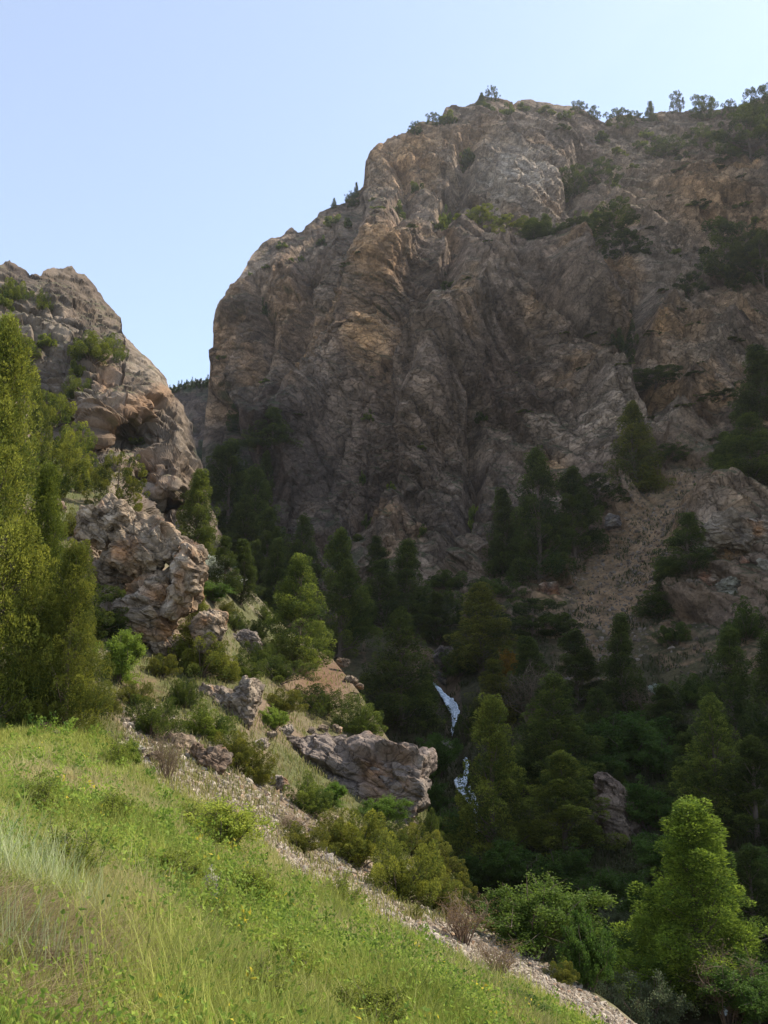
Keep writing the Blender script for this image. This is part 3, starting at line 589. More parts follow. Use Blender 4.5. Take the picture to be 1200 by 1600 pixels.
# --- left bank
G1 = 'junipers on the near left slope'
for a in [
 ('near', 0, -30, 1128, 528, 190, 'N', 'tallest sunlit juniper, cut by the left edge above the meadow', G1, YG),
 ('near', 1, 104, 1137, 862, 108, 'N', 'bright green full-skirted juniper at the top edge of the meadow', G1, YG),
 ('near', 0, 50, 1120, 745, 108, 'N', 'dense juniper wedged between the tallest one and the full skirted one', G1, (1.1, 1.15, .9)),
 ('near', 1, 78, 1128, 930, 90, 'N', 'low bushy juniper filling the gap in front, left of the full-skirted one', G1, YG),
 ('round', 0, 72, 775, 622, 95, 'N', 'feathery yellow green juniper on the slope below the left crag', G1, YG),
 ('round', 1, 20, 770, 575, 90, 'N', 'pointed yellow green juniper high at the left edge under the crag', G1, YG),
 ('round', 0, 118, 770, 668, 62, 'N', 'narrow light green juniper right of the feathery one under the crag', G1, YG),
 ('round', 1, 182, 802, 712, 76, 'N', 'rounded olive juniper just above the big lit outcrop', G1, OL),
 ('jun', 2, 302, 1010, 926, 46, 'N', 'small upright juniper against the right foot of the big outcrop', G1, YG),
 ('jun', 2, 308, 880, 742, 58, 'N', 'slim tall juniper standing alone at the foot of the left cliff', G1, (.95, 1, .9)),
 ('round', 0, 140, 1000, 915, 90, 'N', 'dim green juniper half hidden behind the full skirted one', G1, MD)]: plant(*a)
G2 = 'spreading junipers on the spur'
for a in [
 ('bush', 0, 312, 1058, 985, 120, 'N', 'broad yellow green juniper shrub spreading under the small upright juniper', G2, YG),
 ('bush', 1, 430, 1068, 1018, 105, 'N', 'dark low juniper mat nearest the shaded slab with the hollow', G2, MD),
 ('bush', 2, 372, 1062, 1022, 70, 'N', 'small juniper shrub between the broad yellow green one and the dark mat', G2, MD),
 ('bush', 1, 500, 1118, 1065, 110, 'N', 'middle one of the long row of juniper mats below the brown soil patch', G2, MD),
 ('bush', 0, 440, 1115, 1075, 75, 'N', 'yellowish juniper shrub right behind the upright lit block', G2, OL),
 ('bush', 2, 560, 1148, 1092, 80, 'N', 'last juniper mat at the lower end of the row, above the great boulder', G2, MD),
 ('bush', 0, 286, 1105, 1058, 55, 'N', 'little dark juniper shrub left of the upright lit block', G2, MD),
 ('bush', 1, 232, 1150, 1082, 90, 'N', 'dense juniper shrub above the pair of brown split rocks', G2, MD),
 ('bush', 2, 318, 1152, 1100, 80, 'N', 'green juniper shrub below the upright lit block', G2, (1, 1.1, .9)),
 ('bush', 0, 362, 1200, 1140, 80, 'N', 'juniper shrub hugging the right side of the brown split rocks', G2, OL),
 ('bush', 2, 400, 1222, 1165, 60, 'N', 'juniper shrub at the left end of the great boulder', G2, OL),
 ('bush', 2, 484, 1268, 1212, 70, 'N', 'upright pale juniper shrub in front of the middle of the great boulder', G2, (1, 1.1, 1)),
 ('bush', 1, 465, 1330, 1284, 85, 'N', 'low juniper shrub beside the scree, lowest left of its clump', G2, OL),
 ('bush', 0, 560, 1345, 1262, 110, 'N', 'tall lit juniper shrub in the middle of the clump by the scree', G2, YG),
 ('bush', 1, 622, 1405, 1300, 125, 'N', 'largest sunlit juniper shrub above the lower scree', G2, YG),
 ('bush', 2, 520, 1320, 1270, 70, 'N', 'juniper shrub tucked behind the tall lit one by the scree', G2, OL),
 ('bush', 0, 668, 1395, 1335, 60, 'N', 'yellow green juniper shrub on the very edge above the stream', G2, YG),
 ('bush', 2, 60, 905, 860, 60, 'N', 'juniper shrub behind the left edge trees at outcrop level', G2, MD),

 ('bush', 0, 365, 985, 955, 46, 'N', 'small shrub on the shaded grass right of the big outcrop, upper', G2, MD),
 ('bush', 1, 395, 1000, 965, 50, 'N', 'small shrub on the shaded grass left of the juniper with the bright tip', G2, MD),
 ('bush', 2, 415, 975, 945, 44, 'N', 'dark shrub where the shaded grass meets the gorge mouth row', G2, MD),
 ('bush', 1, 350, 960, 935, 40, 'N', 'tiny shrub behind the top right corner of the big outcrop', G2, OL),
 ('bush', 1, 668, 1305, 1262, 50, 'N', 'shrub on the bank edge just below the great boulder', G2, MD),
 ('bush', 2, 690, 1362, 1325, 60, 'N', 'shrub on the bank edge above the stream, upper one', G2, OL),
 ('bush', 0, 712, 1400, 1362, 60, 'N', 'shrub on the bank edge behind the dry reddish twig shrub', G2, OL),
 ('bush', 1, 742, 1425, 1392, 56, 'N', 'shrub on the bank edge left of the large brown based bush', G2, MD),
 ('bush', 2, 775, 1452, 1420, 56, 'N', 'low shrub on the bank edge touching the large brown based bush', G2, OL),
 ('bush', 0, 880, 1535, 1502, 50, 'N', 'low shrub at the lower scree edge', G2, OL),
 ('bush', 1, 645, 1440, 1418, 36, 'N', 'tiny shrub between meadow and scree below the largest sunlit shrub', G2, OL),
 ('bush', 0, 655, 1340, 1285, 80, 'N', 'juniper shrub directly under the right end of the great boulder', G2, OL),
 ('bush', 1, 610, 1325, 1280, 70, 'N', 'juniper shrub filling the gap under the middle of the great boulder', G2, MD),
 ('bush', 2, 690, 1425, 1375, 70, 'N', 'juniper shrub at the lower end of the clump by the scree', G2, OL),
 ('bush', 0, 150, 1120, 1075, 80, 'N', 'olive shrub right of the full-skirted juniper', G2, OL),
 ('bush', 1, 205, 1100, 1062, 60, 'N', 'low shrub between the vivid leafy shrub and the scree head', G2, OL),
 ('bush', 2, 350, 1065, 1030, 50, 'N', 'small shrub above the upright lit block', G2, OL),
 ('bush', 1, 400, 1040, 1000, 70, 'N', 'dark shrub beside the slab with the hollow', G2, MD),
 ('bush', 0, 250, 1060, 1020, 60, 'N', 'shrub touching the lower left foot of the big outcrop', G2, OL),
 ('bush', 2, 110, 840, 800, 50, 'N', 'shrub on the slope just left of the big outcrop peak', G2, OL),
 ('bush', 1, 150, 760, 725, 50, 'N', 'shrub left of the rounded olive juniper', G2, OL)]: plant(*a)
G3 = 'leafy shrubs on the left bank'
for a in [
 ('leafy', 0, 182, 1068, 990, 80, 'N', 'vivid green leafy shrub at the foot of the big lit outcrop', G3, YG),
 ('leafy', 1, 68, 752, 712, 50, 'N', 'vivid green leafy shrub high on the slope among junipers', G3, YG),
 ('leafy', 1, 422, 1143, 1106, 48, 'N', 'small vivid green shrub right beside the upright lit block', G3, YG),
 ('leafy', 2, 592, 1290, 1240, 62, 'N', 'vivid leafy shrub in front of the right end of the great boulder', G3, (1, 1.1, .9)),
 ('leafy', 0, 515, 1260, 1225, 50, 'N', 'little green leafy shrub in front of the great boulder, beside the pale juniper', G3, (1, 1.1, .9)),
 ('leafy', 2, 830, 1490, 1370, 150, 'N', 'large sunlit leafy bush with brown base at the lower edge of the scree', G3, (1, 1.05, .9)),
 ('leafy', 1, 195, 1205, 1158, 50, 'N', 'leafy green tuft of a shrub at the top edge of the meadow below the stones', G3, YG),
 ('mead', 0, 345, 1345, 1250, 120, 'N', 'wide yellow green shrub on the meadow edge by the scree', G3, YG),
 ('mead', 1, 300, 1310, 1258, 70, 'N', 'lower yellow green shrub left of the wide one on the meadow edge', G3, YG),
 ('leafy', 2, 545, 1515, 1446, 90, 'N', 'rounded green shrub alone in the lower meadow', G3, (1, 1.1, 1)),
 ('leafy', 0, 778, 1598, 1545, 110, 'N', 'deep green shrub at the lower right corner of the meadow', G3, (.7, .9, .8)),
 ('leafy', 1, 670, 1600, 1548, 100, 'N', 'yellow tipped shrub at the bottom of the meadow left of the deep green one', G3, YG),
 ('leafy', 2, 330, 940, 905, 60, 'N', 'leafy shrub on the shaded grass behind the big lit outcrop', G3, MD),
 ('leafy', 1, 920, 1500, 1432, 80, 'N', 'shaded leafy shrub right of the large brown based bush', G3, (.6, .75, .7)),
 ('leafy', 0, 1000, 1560, 1500, 90, 'F', 'shaded leafy shrub left of the foot of the lone bright juniper', G3, (.6, .75, .7)),
 ('grey', 0, 968, 1462, 1408, 55, 'F', 'small grey green shrub catching light left of the lone bright juniper', G3, (1, 1, 1)),
 ('grey', 0, 1012, 1645, 1515, 110, 'F', 'large grey green shrub at the bottom edge, below the lone bright juniper', G3, (1, 1, 1)),
 ('twig', 0, 258, 1222, 1142, 60, 'N', 'bare brown twiggy shrub in front of the left brown split rock', G3, (1, 1, 1)),
 ('twig', 0, 722, 1480, 1395, 90, 'N', 'dry reddish twig shrub at the upper end of the lower scree', G3, (1, .8, .7)),
 ('twig', 0, 778, 1530, 1468, 80, 'N', 'dry straw coloured shrub lying over the lower scree', G3, (1.2, 1.1, .8)),
 ('twig', 0, 455, 1305, 1268, 60, 'N', 'thin dark twiggy shrub on the middle of the scree', G3, (.7, .7, .7)),
 ('twig', 0, 1140, 1600, 1480, 110, 'F', 'tangle of dry twigs right of the foot of the lone bright juniper', G3, (.8, .8, .8))]: plant(*a)
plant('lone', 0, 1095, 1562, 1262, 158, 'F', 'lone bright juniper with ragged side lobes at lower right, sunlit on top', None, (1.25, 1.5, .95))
# --- trees of the ravine
G4 = 'junipers in the shaded ravine'
for a in [
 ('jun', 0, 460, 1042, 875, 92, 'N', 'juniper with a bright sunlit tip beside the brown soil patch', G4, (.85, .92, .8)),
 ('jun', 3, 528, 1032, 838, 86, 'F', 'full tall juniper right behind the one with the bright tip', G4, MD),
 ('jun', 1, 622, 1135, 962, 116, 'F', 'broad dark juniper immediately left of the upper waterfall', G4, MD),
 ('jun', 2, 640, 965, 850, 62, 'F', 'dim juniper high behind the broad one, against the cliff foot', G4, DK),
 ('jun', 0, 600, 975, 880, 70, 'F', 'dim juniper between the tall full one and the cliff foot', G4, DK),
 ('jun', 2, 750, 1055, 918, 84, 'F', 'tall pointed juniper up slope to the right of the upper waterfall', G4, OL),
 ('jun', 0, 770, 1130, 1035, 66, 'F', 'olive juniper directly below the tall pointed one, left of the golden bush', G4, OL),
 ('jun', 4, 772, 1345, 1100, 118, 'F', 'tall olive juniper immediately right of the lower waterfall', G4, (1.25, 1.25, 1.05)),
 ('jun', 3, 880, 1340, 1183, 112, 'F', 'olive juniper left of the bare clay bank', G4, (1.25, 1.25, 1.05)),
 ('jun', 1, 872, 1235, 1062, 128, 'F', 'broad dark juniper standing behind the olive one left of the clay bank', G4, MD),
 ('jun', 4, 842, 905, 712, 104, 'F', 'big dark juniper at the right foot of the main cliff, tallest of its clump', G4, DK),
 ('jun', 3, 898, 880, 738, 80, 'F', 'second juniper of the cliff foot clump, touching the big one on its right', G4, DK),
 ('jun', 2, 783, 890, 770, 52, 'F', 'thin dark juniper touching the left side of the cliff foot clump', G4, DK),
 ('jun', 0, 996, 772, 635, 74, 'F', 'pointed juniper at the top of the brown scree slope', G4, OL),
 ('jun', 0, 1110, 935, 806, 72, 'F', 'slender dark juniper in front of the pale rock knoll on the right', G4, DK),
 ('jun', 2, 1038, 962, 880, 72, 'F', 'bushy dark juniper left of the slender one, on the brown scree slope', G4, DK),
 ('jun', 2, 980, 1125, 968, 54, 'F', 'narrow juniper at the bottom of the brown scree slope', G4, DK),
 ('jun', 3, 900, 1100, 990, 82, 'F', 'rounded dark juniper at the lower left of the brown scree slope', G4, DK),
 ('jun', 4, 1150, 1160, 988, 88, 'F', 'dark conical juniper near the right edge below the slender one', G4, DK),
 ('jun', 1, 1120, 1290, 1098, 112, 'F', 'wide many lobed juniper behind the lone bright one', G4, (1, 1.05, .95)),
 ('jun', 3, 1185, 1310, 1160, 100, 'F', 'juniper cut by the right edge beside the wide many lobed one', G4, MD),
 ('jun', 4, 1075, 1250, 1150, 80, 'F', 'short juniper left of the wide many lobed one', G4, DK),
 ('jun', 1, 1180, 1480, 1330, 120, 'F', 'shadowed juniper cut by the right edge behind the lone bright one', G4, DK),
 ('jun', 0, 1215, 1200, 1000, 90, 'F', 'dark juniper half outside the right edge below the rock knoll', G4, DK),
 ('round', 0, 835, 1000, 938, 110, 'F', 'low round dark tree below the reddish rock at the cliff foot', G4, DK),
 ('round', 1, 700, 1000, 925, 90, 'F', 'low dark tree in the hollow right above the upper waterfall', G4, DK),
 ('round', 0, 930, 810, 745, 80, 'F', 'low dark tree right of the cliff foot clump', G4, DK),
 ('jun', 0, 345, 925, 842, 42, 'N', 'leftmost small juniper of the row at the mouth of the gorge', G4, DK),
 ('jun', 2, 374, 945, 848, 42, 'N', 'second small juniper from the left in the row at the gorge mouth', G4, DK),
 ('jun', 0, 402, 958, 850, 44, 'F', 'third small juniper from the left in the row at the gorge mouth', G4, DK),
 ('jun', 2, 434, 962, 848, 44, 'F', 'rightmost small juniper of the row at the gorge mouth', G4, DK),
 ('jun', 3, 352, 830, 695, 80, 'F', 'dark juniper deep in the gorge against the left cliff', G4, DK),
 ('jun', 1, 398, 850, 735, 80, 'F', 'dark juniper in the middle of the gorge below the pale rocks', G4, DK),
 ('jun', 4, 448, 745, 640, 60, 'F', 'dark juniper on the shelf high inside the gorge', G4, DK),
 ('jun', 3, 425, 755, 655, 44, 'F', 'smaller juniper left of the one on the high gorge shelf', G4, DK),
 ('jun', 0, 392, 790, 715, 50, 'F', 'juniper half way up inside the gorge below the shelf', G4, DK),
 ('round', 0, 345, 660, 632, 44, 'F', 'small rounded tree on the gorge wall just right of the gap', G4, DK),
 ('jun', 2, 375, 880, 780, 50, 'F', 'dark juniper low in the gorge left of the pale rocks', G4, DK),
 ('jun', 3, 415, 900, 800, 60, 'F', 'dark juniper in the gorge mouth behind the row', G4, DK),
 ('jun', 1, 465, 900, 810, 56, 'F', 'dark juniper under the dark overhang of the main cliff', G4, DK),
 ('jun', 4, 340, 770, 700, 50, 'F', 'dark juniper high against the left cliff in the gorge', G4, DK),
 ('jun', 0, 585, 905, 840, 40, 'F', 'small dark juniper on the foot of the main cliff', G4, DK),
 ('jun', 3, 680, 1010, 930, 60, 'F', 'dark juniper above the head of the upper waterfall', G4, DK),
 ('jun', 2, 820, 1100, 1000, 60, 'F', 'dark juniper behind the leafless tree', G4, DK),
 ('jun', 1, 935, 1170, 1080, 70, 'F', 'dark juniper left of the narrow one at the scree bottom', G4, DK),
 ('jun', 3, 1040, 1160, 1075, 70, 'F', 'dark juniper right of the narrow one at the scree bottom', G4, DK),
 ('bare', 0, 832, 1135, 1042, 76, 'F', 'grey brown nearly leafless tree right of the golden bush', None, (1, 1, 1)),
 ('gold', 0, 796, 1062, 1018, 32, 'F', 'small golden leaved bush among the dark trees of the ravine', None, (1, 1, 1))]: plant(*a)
G5 = 'dark thicket shrubs of the ravine floor'
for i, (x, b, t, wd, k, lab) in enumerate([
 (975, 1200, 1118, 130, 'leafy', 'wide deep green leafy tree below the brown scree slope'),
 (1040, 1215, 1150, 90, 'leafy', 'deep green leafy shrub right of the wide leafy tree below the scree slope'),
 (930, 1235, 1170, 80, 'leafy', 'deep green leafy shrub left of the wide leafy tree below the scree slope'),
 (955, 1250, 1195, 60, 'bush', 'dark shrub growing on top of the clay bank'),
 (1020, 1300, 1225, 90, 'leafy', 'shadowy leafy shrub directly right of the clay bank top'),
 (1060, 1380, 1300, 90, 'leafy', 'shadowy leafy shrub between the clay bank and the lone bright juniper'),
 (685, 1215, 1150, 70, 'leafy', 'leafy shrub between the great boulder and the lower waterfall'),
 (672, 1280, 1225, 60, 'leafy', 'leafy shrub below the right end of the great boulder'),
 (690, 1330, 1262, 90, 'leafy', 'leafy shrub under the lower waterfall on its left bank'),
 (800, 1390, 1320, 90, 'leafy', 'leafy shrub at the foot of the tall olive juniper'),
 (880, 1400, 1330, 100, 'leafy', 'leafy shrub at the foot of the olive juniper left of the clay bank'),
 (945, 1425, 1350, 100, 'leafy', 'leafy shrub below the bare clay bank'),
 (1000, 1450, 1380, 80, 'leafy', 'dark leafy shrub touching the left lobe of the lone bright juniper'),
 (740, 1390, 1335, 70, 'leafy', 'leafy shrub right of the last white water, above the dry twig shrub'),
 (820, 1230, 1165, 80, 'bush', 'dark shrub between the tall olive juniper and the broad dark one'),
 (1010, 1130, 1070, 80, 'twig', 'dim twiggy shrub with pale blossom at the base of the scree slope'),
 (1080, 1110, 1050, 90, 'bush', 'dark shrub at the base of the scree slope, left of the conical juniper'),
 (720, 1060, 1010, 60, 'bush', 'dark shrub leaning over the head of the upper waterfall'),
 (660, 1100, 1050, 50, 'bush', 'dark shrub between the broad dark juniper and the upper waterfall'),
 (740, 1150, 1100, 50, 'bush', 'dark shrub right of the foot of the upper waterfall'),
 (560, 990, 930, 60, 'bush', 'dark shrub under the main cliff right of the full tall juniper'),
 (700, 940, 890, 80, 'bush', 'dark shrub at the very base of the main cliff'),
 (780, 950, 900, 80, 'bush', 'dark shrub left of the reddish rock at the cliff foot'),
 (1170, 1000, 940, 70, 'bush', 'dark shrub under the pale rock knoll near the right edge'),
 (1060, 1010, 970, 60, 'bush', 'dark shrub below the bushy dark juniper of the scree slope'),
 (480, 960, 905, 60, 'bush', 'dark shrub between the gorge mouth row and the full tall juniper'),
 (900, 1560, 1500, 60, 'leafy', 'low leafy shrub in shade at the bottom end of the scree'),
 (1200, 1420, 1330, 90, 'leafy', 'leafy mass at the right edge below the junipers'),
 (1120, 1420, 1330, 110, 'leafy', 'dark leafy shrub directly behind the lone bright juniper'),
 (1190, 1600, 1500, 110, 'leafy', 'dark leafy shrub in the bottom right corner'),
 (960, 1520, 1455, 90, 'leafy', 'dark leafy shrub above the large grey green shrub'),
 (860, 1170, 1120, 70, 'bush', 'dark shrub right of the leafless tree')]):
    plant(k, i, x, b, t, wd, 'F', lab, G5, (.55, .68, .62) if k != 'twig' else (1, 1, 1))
# --- ledges, slopes and skyline of the mountain
G6 = 'trees on the ledges of the mountain'
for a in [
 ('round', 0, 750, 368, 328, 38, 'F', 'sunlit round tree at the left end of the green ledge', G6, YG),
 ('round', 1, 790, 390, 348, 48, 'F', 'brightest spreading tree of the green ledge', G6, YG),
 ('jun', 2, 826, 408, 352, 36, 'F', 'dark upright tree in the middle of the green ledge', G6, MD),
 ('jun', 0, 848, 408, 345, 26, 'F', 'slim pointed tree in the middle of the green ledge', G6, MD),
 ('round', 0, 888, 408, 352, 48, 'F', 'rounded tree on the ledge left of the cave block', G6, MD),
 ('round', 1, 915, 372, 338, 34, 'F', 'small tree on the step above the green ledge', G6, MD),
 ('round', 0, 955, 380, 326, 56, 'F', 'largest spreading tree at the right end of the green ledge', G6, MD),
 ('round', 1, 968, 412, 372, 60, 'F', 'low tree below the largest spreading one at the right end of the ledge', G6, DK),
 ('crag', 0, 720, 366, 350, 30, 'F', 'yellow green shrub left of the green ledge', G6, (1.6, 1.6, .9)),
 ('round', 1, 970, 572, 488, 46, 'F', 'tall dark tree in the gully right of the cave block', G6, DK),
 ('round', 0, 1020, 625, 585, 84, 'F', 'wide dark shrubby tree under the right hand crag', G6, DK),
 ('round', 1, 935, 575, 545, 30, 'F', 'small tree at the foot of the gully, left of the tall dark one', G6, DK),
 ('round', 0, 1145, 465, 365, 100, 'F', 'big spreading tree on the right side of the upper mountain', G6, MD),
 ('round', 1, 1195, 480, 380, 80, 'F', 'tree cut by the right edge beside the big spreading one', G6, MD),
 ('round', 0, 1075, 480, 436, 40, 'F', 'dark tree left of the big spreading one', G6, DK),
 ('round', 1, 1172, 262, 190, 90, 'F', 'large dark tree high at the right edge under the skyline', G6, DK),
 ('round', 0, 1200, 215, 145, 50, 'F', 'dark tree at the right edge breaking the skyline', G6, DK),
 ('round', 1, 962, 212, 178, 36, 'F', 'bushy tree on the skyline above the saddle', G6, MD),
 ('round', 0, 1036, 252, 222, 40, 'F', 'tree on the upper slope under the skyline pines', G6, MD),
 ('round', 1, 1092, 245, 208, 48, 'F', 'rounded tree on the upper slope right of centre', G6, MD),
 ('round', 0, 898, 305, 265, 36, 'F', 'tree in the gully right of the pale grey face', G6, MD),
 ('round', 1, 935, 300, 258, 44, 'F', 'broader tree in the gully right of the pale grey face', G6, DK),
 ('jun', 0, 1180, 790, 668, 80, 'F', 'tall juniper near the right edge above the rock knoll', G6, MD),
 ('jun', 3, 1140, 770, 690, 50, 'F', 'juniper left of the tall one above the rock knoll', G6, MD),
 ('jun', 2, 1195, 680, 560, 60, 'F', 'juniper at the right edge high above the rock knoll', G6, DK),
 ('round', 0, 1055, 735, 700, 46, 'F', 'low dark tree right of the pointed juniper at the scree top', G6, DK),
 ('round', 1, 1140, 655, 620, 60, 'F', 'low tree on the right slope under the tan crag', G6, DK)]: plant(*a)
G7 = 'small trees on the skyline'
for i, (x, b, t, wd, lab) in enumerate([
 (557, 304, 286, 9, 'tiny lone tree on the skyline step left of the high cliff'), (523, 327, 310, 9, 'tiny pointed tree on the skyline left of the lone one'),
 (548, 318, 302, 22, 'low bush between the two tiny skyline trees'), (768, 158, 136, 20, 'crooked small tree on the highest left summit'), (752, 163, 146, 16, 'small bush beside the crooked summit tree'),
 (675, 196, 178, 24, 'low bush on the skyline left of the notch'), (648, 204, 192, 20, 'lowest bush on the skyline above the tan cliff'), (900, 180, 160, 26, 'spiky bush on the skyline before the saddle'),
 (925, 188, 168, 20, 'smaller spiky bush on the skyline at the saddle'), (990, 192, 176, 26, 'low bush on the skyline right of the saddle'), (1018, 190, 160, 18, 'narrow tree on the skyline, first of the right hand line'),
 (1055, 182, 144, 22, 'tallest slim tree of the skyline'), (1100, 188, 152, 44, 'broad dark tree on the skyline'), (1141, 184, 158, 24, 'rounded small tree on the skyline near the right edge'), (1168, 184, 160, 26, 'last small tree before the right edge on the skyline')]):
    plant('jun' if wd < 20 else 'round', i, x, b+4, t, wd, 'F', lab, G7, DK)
# small shrubs clinging to rock
G8 = 'small shrubs on the main cliff'; G9 = 'small shrubs on the left cliff'
ORD = 'first second third fourth fifth sixth seventh eighth ninth tenth eleventh twelfth thirteenth fourteenth fifteenth sixteenth seventeenth eighteenth nineteenth twentieth'.split()+['twenty-'+q for q in 'first second third fourth fifth sixth seventh eighth ninth'.split()]
def zone(x, y):
    if y < 192: return 'tuft of scrub on the summit rim of the mountain'
    if y < 262: return 'small bush on the upper slope below the rim' if x > 900 else 'small bush on the tan upper cliff'
    if x < 560 and y < 440: return 'small bush on the left shoulder of the main cliff'
    if x < 560: return 'small bush on the dark left face of the main cliff'
    if x < 860 and y < 400: return 'small bush on the shelf under the tan upper cliff'
    if x < 860 and y < 520: return 'small bush near the apex of the central buttress'
    if x < 860 and y < 700: return 'small bush on the middle of the central buttress'
    if x < 860: return 'small bush low on the central buttress'
    if y < 430: return 'small bush on the right hand crags under the skyline'
    return 'small bush on the right hand slope above the brown scree'
rr = random.Random(3)
big = [(500, 375), (440, 385), (415, 420), (385, 430), (455, 410), (470, 405), (595, 425), (580, 435), (625, 365), (640, 360), (690, 350), (700, 335), (735, 238), (725, 240), (600, 352), (540, 345), (520, 345), (790, 175), (815, 170), (850, 180), (880, 185),
       (690, 430), (700, 445), (720, 480), (680, 470), (590, 600), (575, 650), (640, 640), (735, 790), (660, 830), (575, 810), (560, 840), (610, 760), (940, 215), (1000, 230), (1010, 215), (1065, 250), (1110, 235), (1040, 330), (1020, 340), (1085, 345), (1120, 420), (1000, 395), (1090, 560),
       (1010, 680), (1120, 700), (880, 300), (870, 560), (900, 620), (1150, 560), (930, 340), (760, 170), (700, 185), (1160, 330), (1100, 600), (1060, 640), (955, 650), (760, 640), (820, 660), (500, 560), (400, 470), (350, 560), (420, 600), (480, 700), (650, 290), (590, 330), (620, 325), (760, 430), (850, 240), (870, 215), (960, 290), (975, 330), (1130, 290), (1050, 400), (660, 700), (560, 740), (800, 590), (1080, 440), (985, 600), (1030, 470), (960, 245), (1150, 225), (985, 270), (1060, 290), (1165, 300), (1120, 365), (1180, 350), (1010, 365), (1060, 520), (1180, 520), (1125, 540), (1090, 500), (1165, 610), (1010, 560), (1040, 600), (1070, 680), (1100, 640), (920, 530), (890, 520), (1150, 700), (1185, 640), (940, 610)]
clab = {}
for z in sorted(set(zone(*q) for q in big)):
    for k, q in enumerate(sorted(q for q in big if zone(*q) == z)): clab[q] = z+', '+ORD[k]+' from the left'
for i, (x, y) in enumerate(big):
    s = rr.uniform(14, 28)*(0.8 if y > 380 and x < 900 else 1.1)
    plant('crag', i, x, y+s*.3, y-s*.35, s*1.15, 'F', clab[(x, y)], G8, (1, 1.05, .9) if i % 3 else DK)
for i, (x, y, s, lab) in enumerate([
 (22, 452, 50, 'rounded bush on the very top of the left cliff'), (72, 468, 42, 'low wide bush just below the top of the left cliff'), (10, 470, 36, 'bush at the left edge near the top of the left cliff'),
 (142, 548, 84, 'widest grey green bush on the ledge of the left cliff'), (165, 540, 60, 'lighter bush at the right end of that cliff ledge'), (40, 545, 40, 'small yellow green bush on the left cliff face near the edge'),
 (75, 530, 36, 'hanging bush in the crack of the left cliff'), (100, 600, 52, 'bright bush on the lower ledge of the left cliff'), (118, 570, 36, 'pale bush between the two ledges of the left cliff'),
 (45, 605, 56, 'dim bush low on the left cliff face'), (215, 690, 26, 'dark bush on the shaded lower part of the left cliff'), (140, 680, 22, 'little bush on the pale rib of the left cliff'), (30, 590, 50, 'bush at the left edge where the cliff meets the junipers'),
 (275, 870, 40, 'pale bush in the gap between the outcrop and the slim juniper')]):
    plant('crag' if s < 40 else 'bush', i, x, y+s*.25, y-s*.32, s, 'N', lab, G9, (1.1, 1.1, .9))
rr = random.Random(9)
for i in range(14): 
    x = 240+i*7.5; plant('crag', i, x, np.interp(x, [240, 262, 290, 325, 345], [626, 615, 606, 601, 592])+2, np.interp(x, [240, 262, 290, 325, 345], [616, 604, 594, 590, 580])-rr.uniform(0, 3), rr.uniform(8, 15), 'G', 'tiny dark tree on the ridge closing the gorge, %s from the left' % ORD[i], 'trees along the gorge ridge', DK)

#==ROCKS==
G10 = 'low leafy shrubs of the meadow'
for i, (x, b, t, wd, lab) in enumerate([
 (165, 1300, 1255, 90, 'yellow green shrub in the upper meadow, right of the middle'), (60, 1290, 1240, 110, 'yellow green shrub in the upper meadow at the left'), (400, 1430, 1375, 110, 'shrub in the middle of the meadow by its stony edge'),
 (450, 1560, 1500, 110, 'shrub left of the rounded green one in the lower meadow'), (250, 1400, 1350, 110, 'dense shrub in the centre of the meadow behind the white flower spike'), (95, 1400, 1330, 150, 'broad shrub at the left of the meadow above the dry grass clump'),
 (620, 1600, 1540, 100, 'shrub at the bottom edge right of the rounded green one'), (330, 1480, 1420, 120, 'shrub with bare stems around the white flower spike'), (250, 1560, 1490, 150, 'twiggy leafy shrub right of the dry grass clump'),
 (400, 1650, 1560, 160, 'near shrub at the bottom edge in the middle'), (20, 1470, 1400, 120, 'pale green shrub at the left edge above the dry grass'), (530, 1420, 1385, 70, 'small shrub on the meadow edge under the scree'), (560, 1640, 1570, 130, 'near leafy shrub at the bottom edge, right of the middle one'), (180, 1205, 1170, 60, 'small shrub at the top of the meadow by the scree head')]):
    plant('mead', i, x, b+4, t-(b-t)*.45, wd*.9, 'N', lab, G10, (1.1, 1.05, .9))
for (x, b, t, wd, lab) in [(205, 1570, 1470, 210, 'spreading bare dark branches over the dry grass at lower left'), (330, 1590, 1500, 190, 'bare dark branches leaning right in the lower meadow'), (600, 1590, 1500, 110, 'thin bare twigs standing in the lower right meadow'), (60, 1620, 1500, 200, 'brown dead shrub in the bottom left corner')]:
    plant('twig', 0, x, b, t, wd, 'N', lab, 'bare branches in the meadow', (.8, .7, .6))
for (x, b, t, wd, lab) in [(330, 905, 868, 60, 'shrub with white blossom behind the big outcrop'), (360, 925, 895, 45, 'smaller white flowering shrub on the grassy slope behind the outcrop')]:
    plant('bloom', 0, x, b, t, wd, 'N', lab, 'white flowering shrubs', (1, 1, 1))
plant('bloom', 0, 1030, 1092, 1068, 26, 'F', 'dim white flowering shrub at the foot of the brown scree slope', 'white flowering shrubs', (1, 1, 1))
import bmesh
_ico = {}
def ico(sub):
    if sub not in _ico:
        bm = bmesh.new(); bmesh.ops.create_icosphere(bm, subdivisions=sub, radius=1)
        _ico[sub] = (np.array([v.co[:] for v in bm.verts]), np.array([[v.index for v in f.verts] for f in bm.faces])); bm.free()
    return _ico[sub]
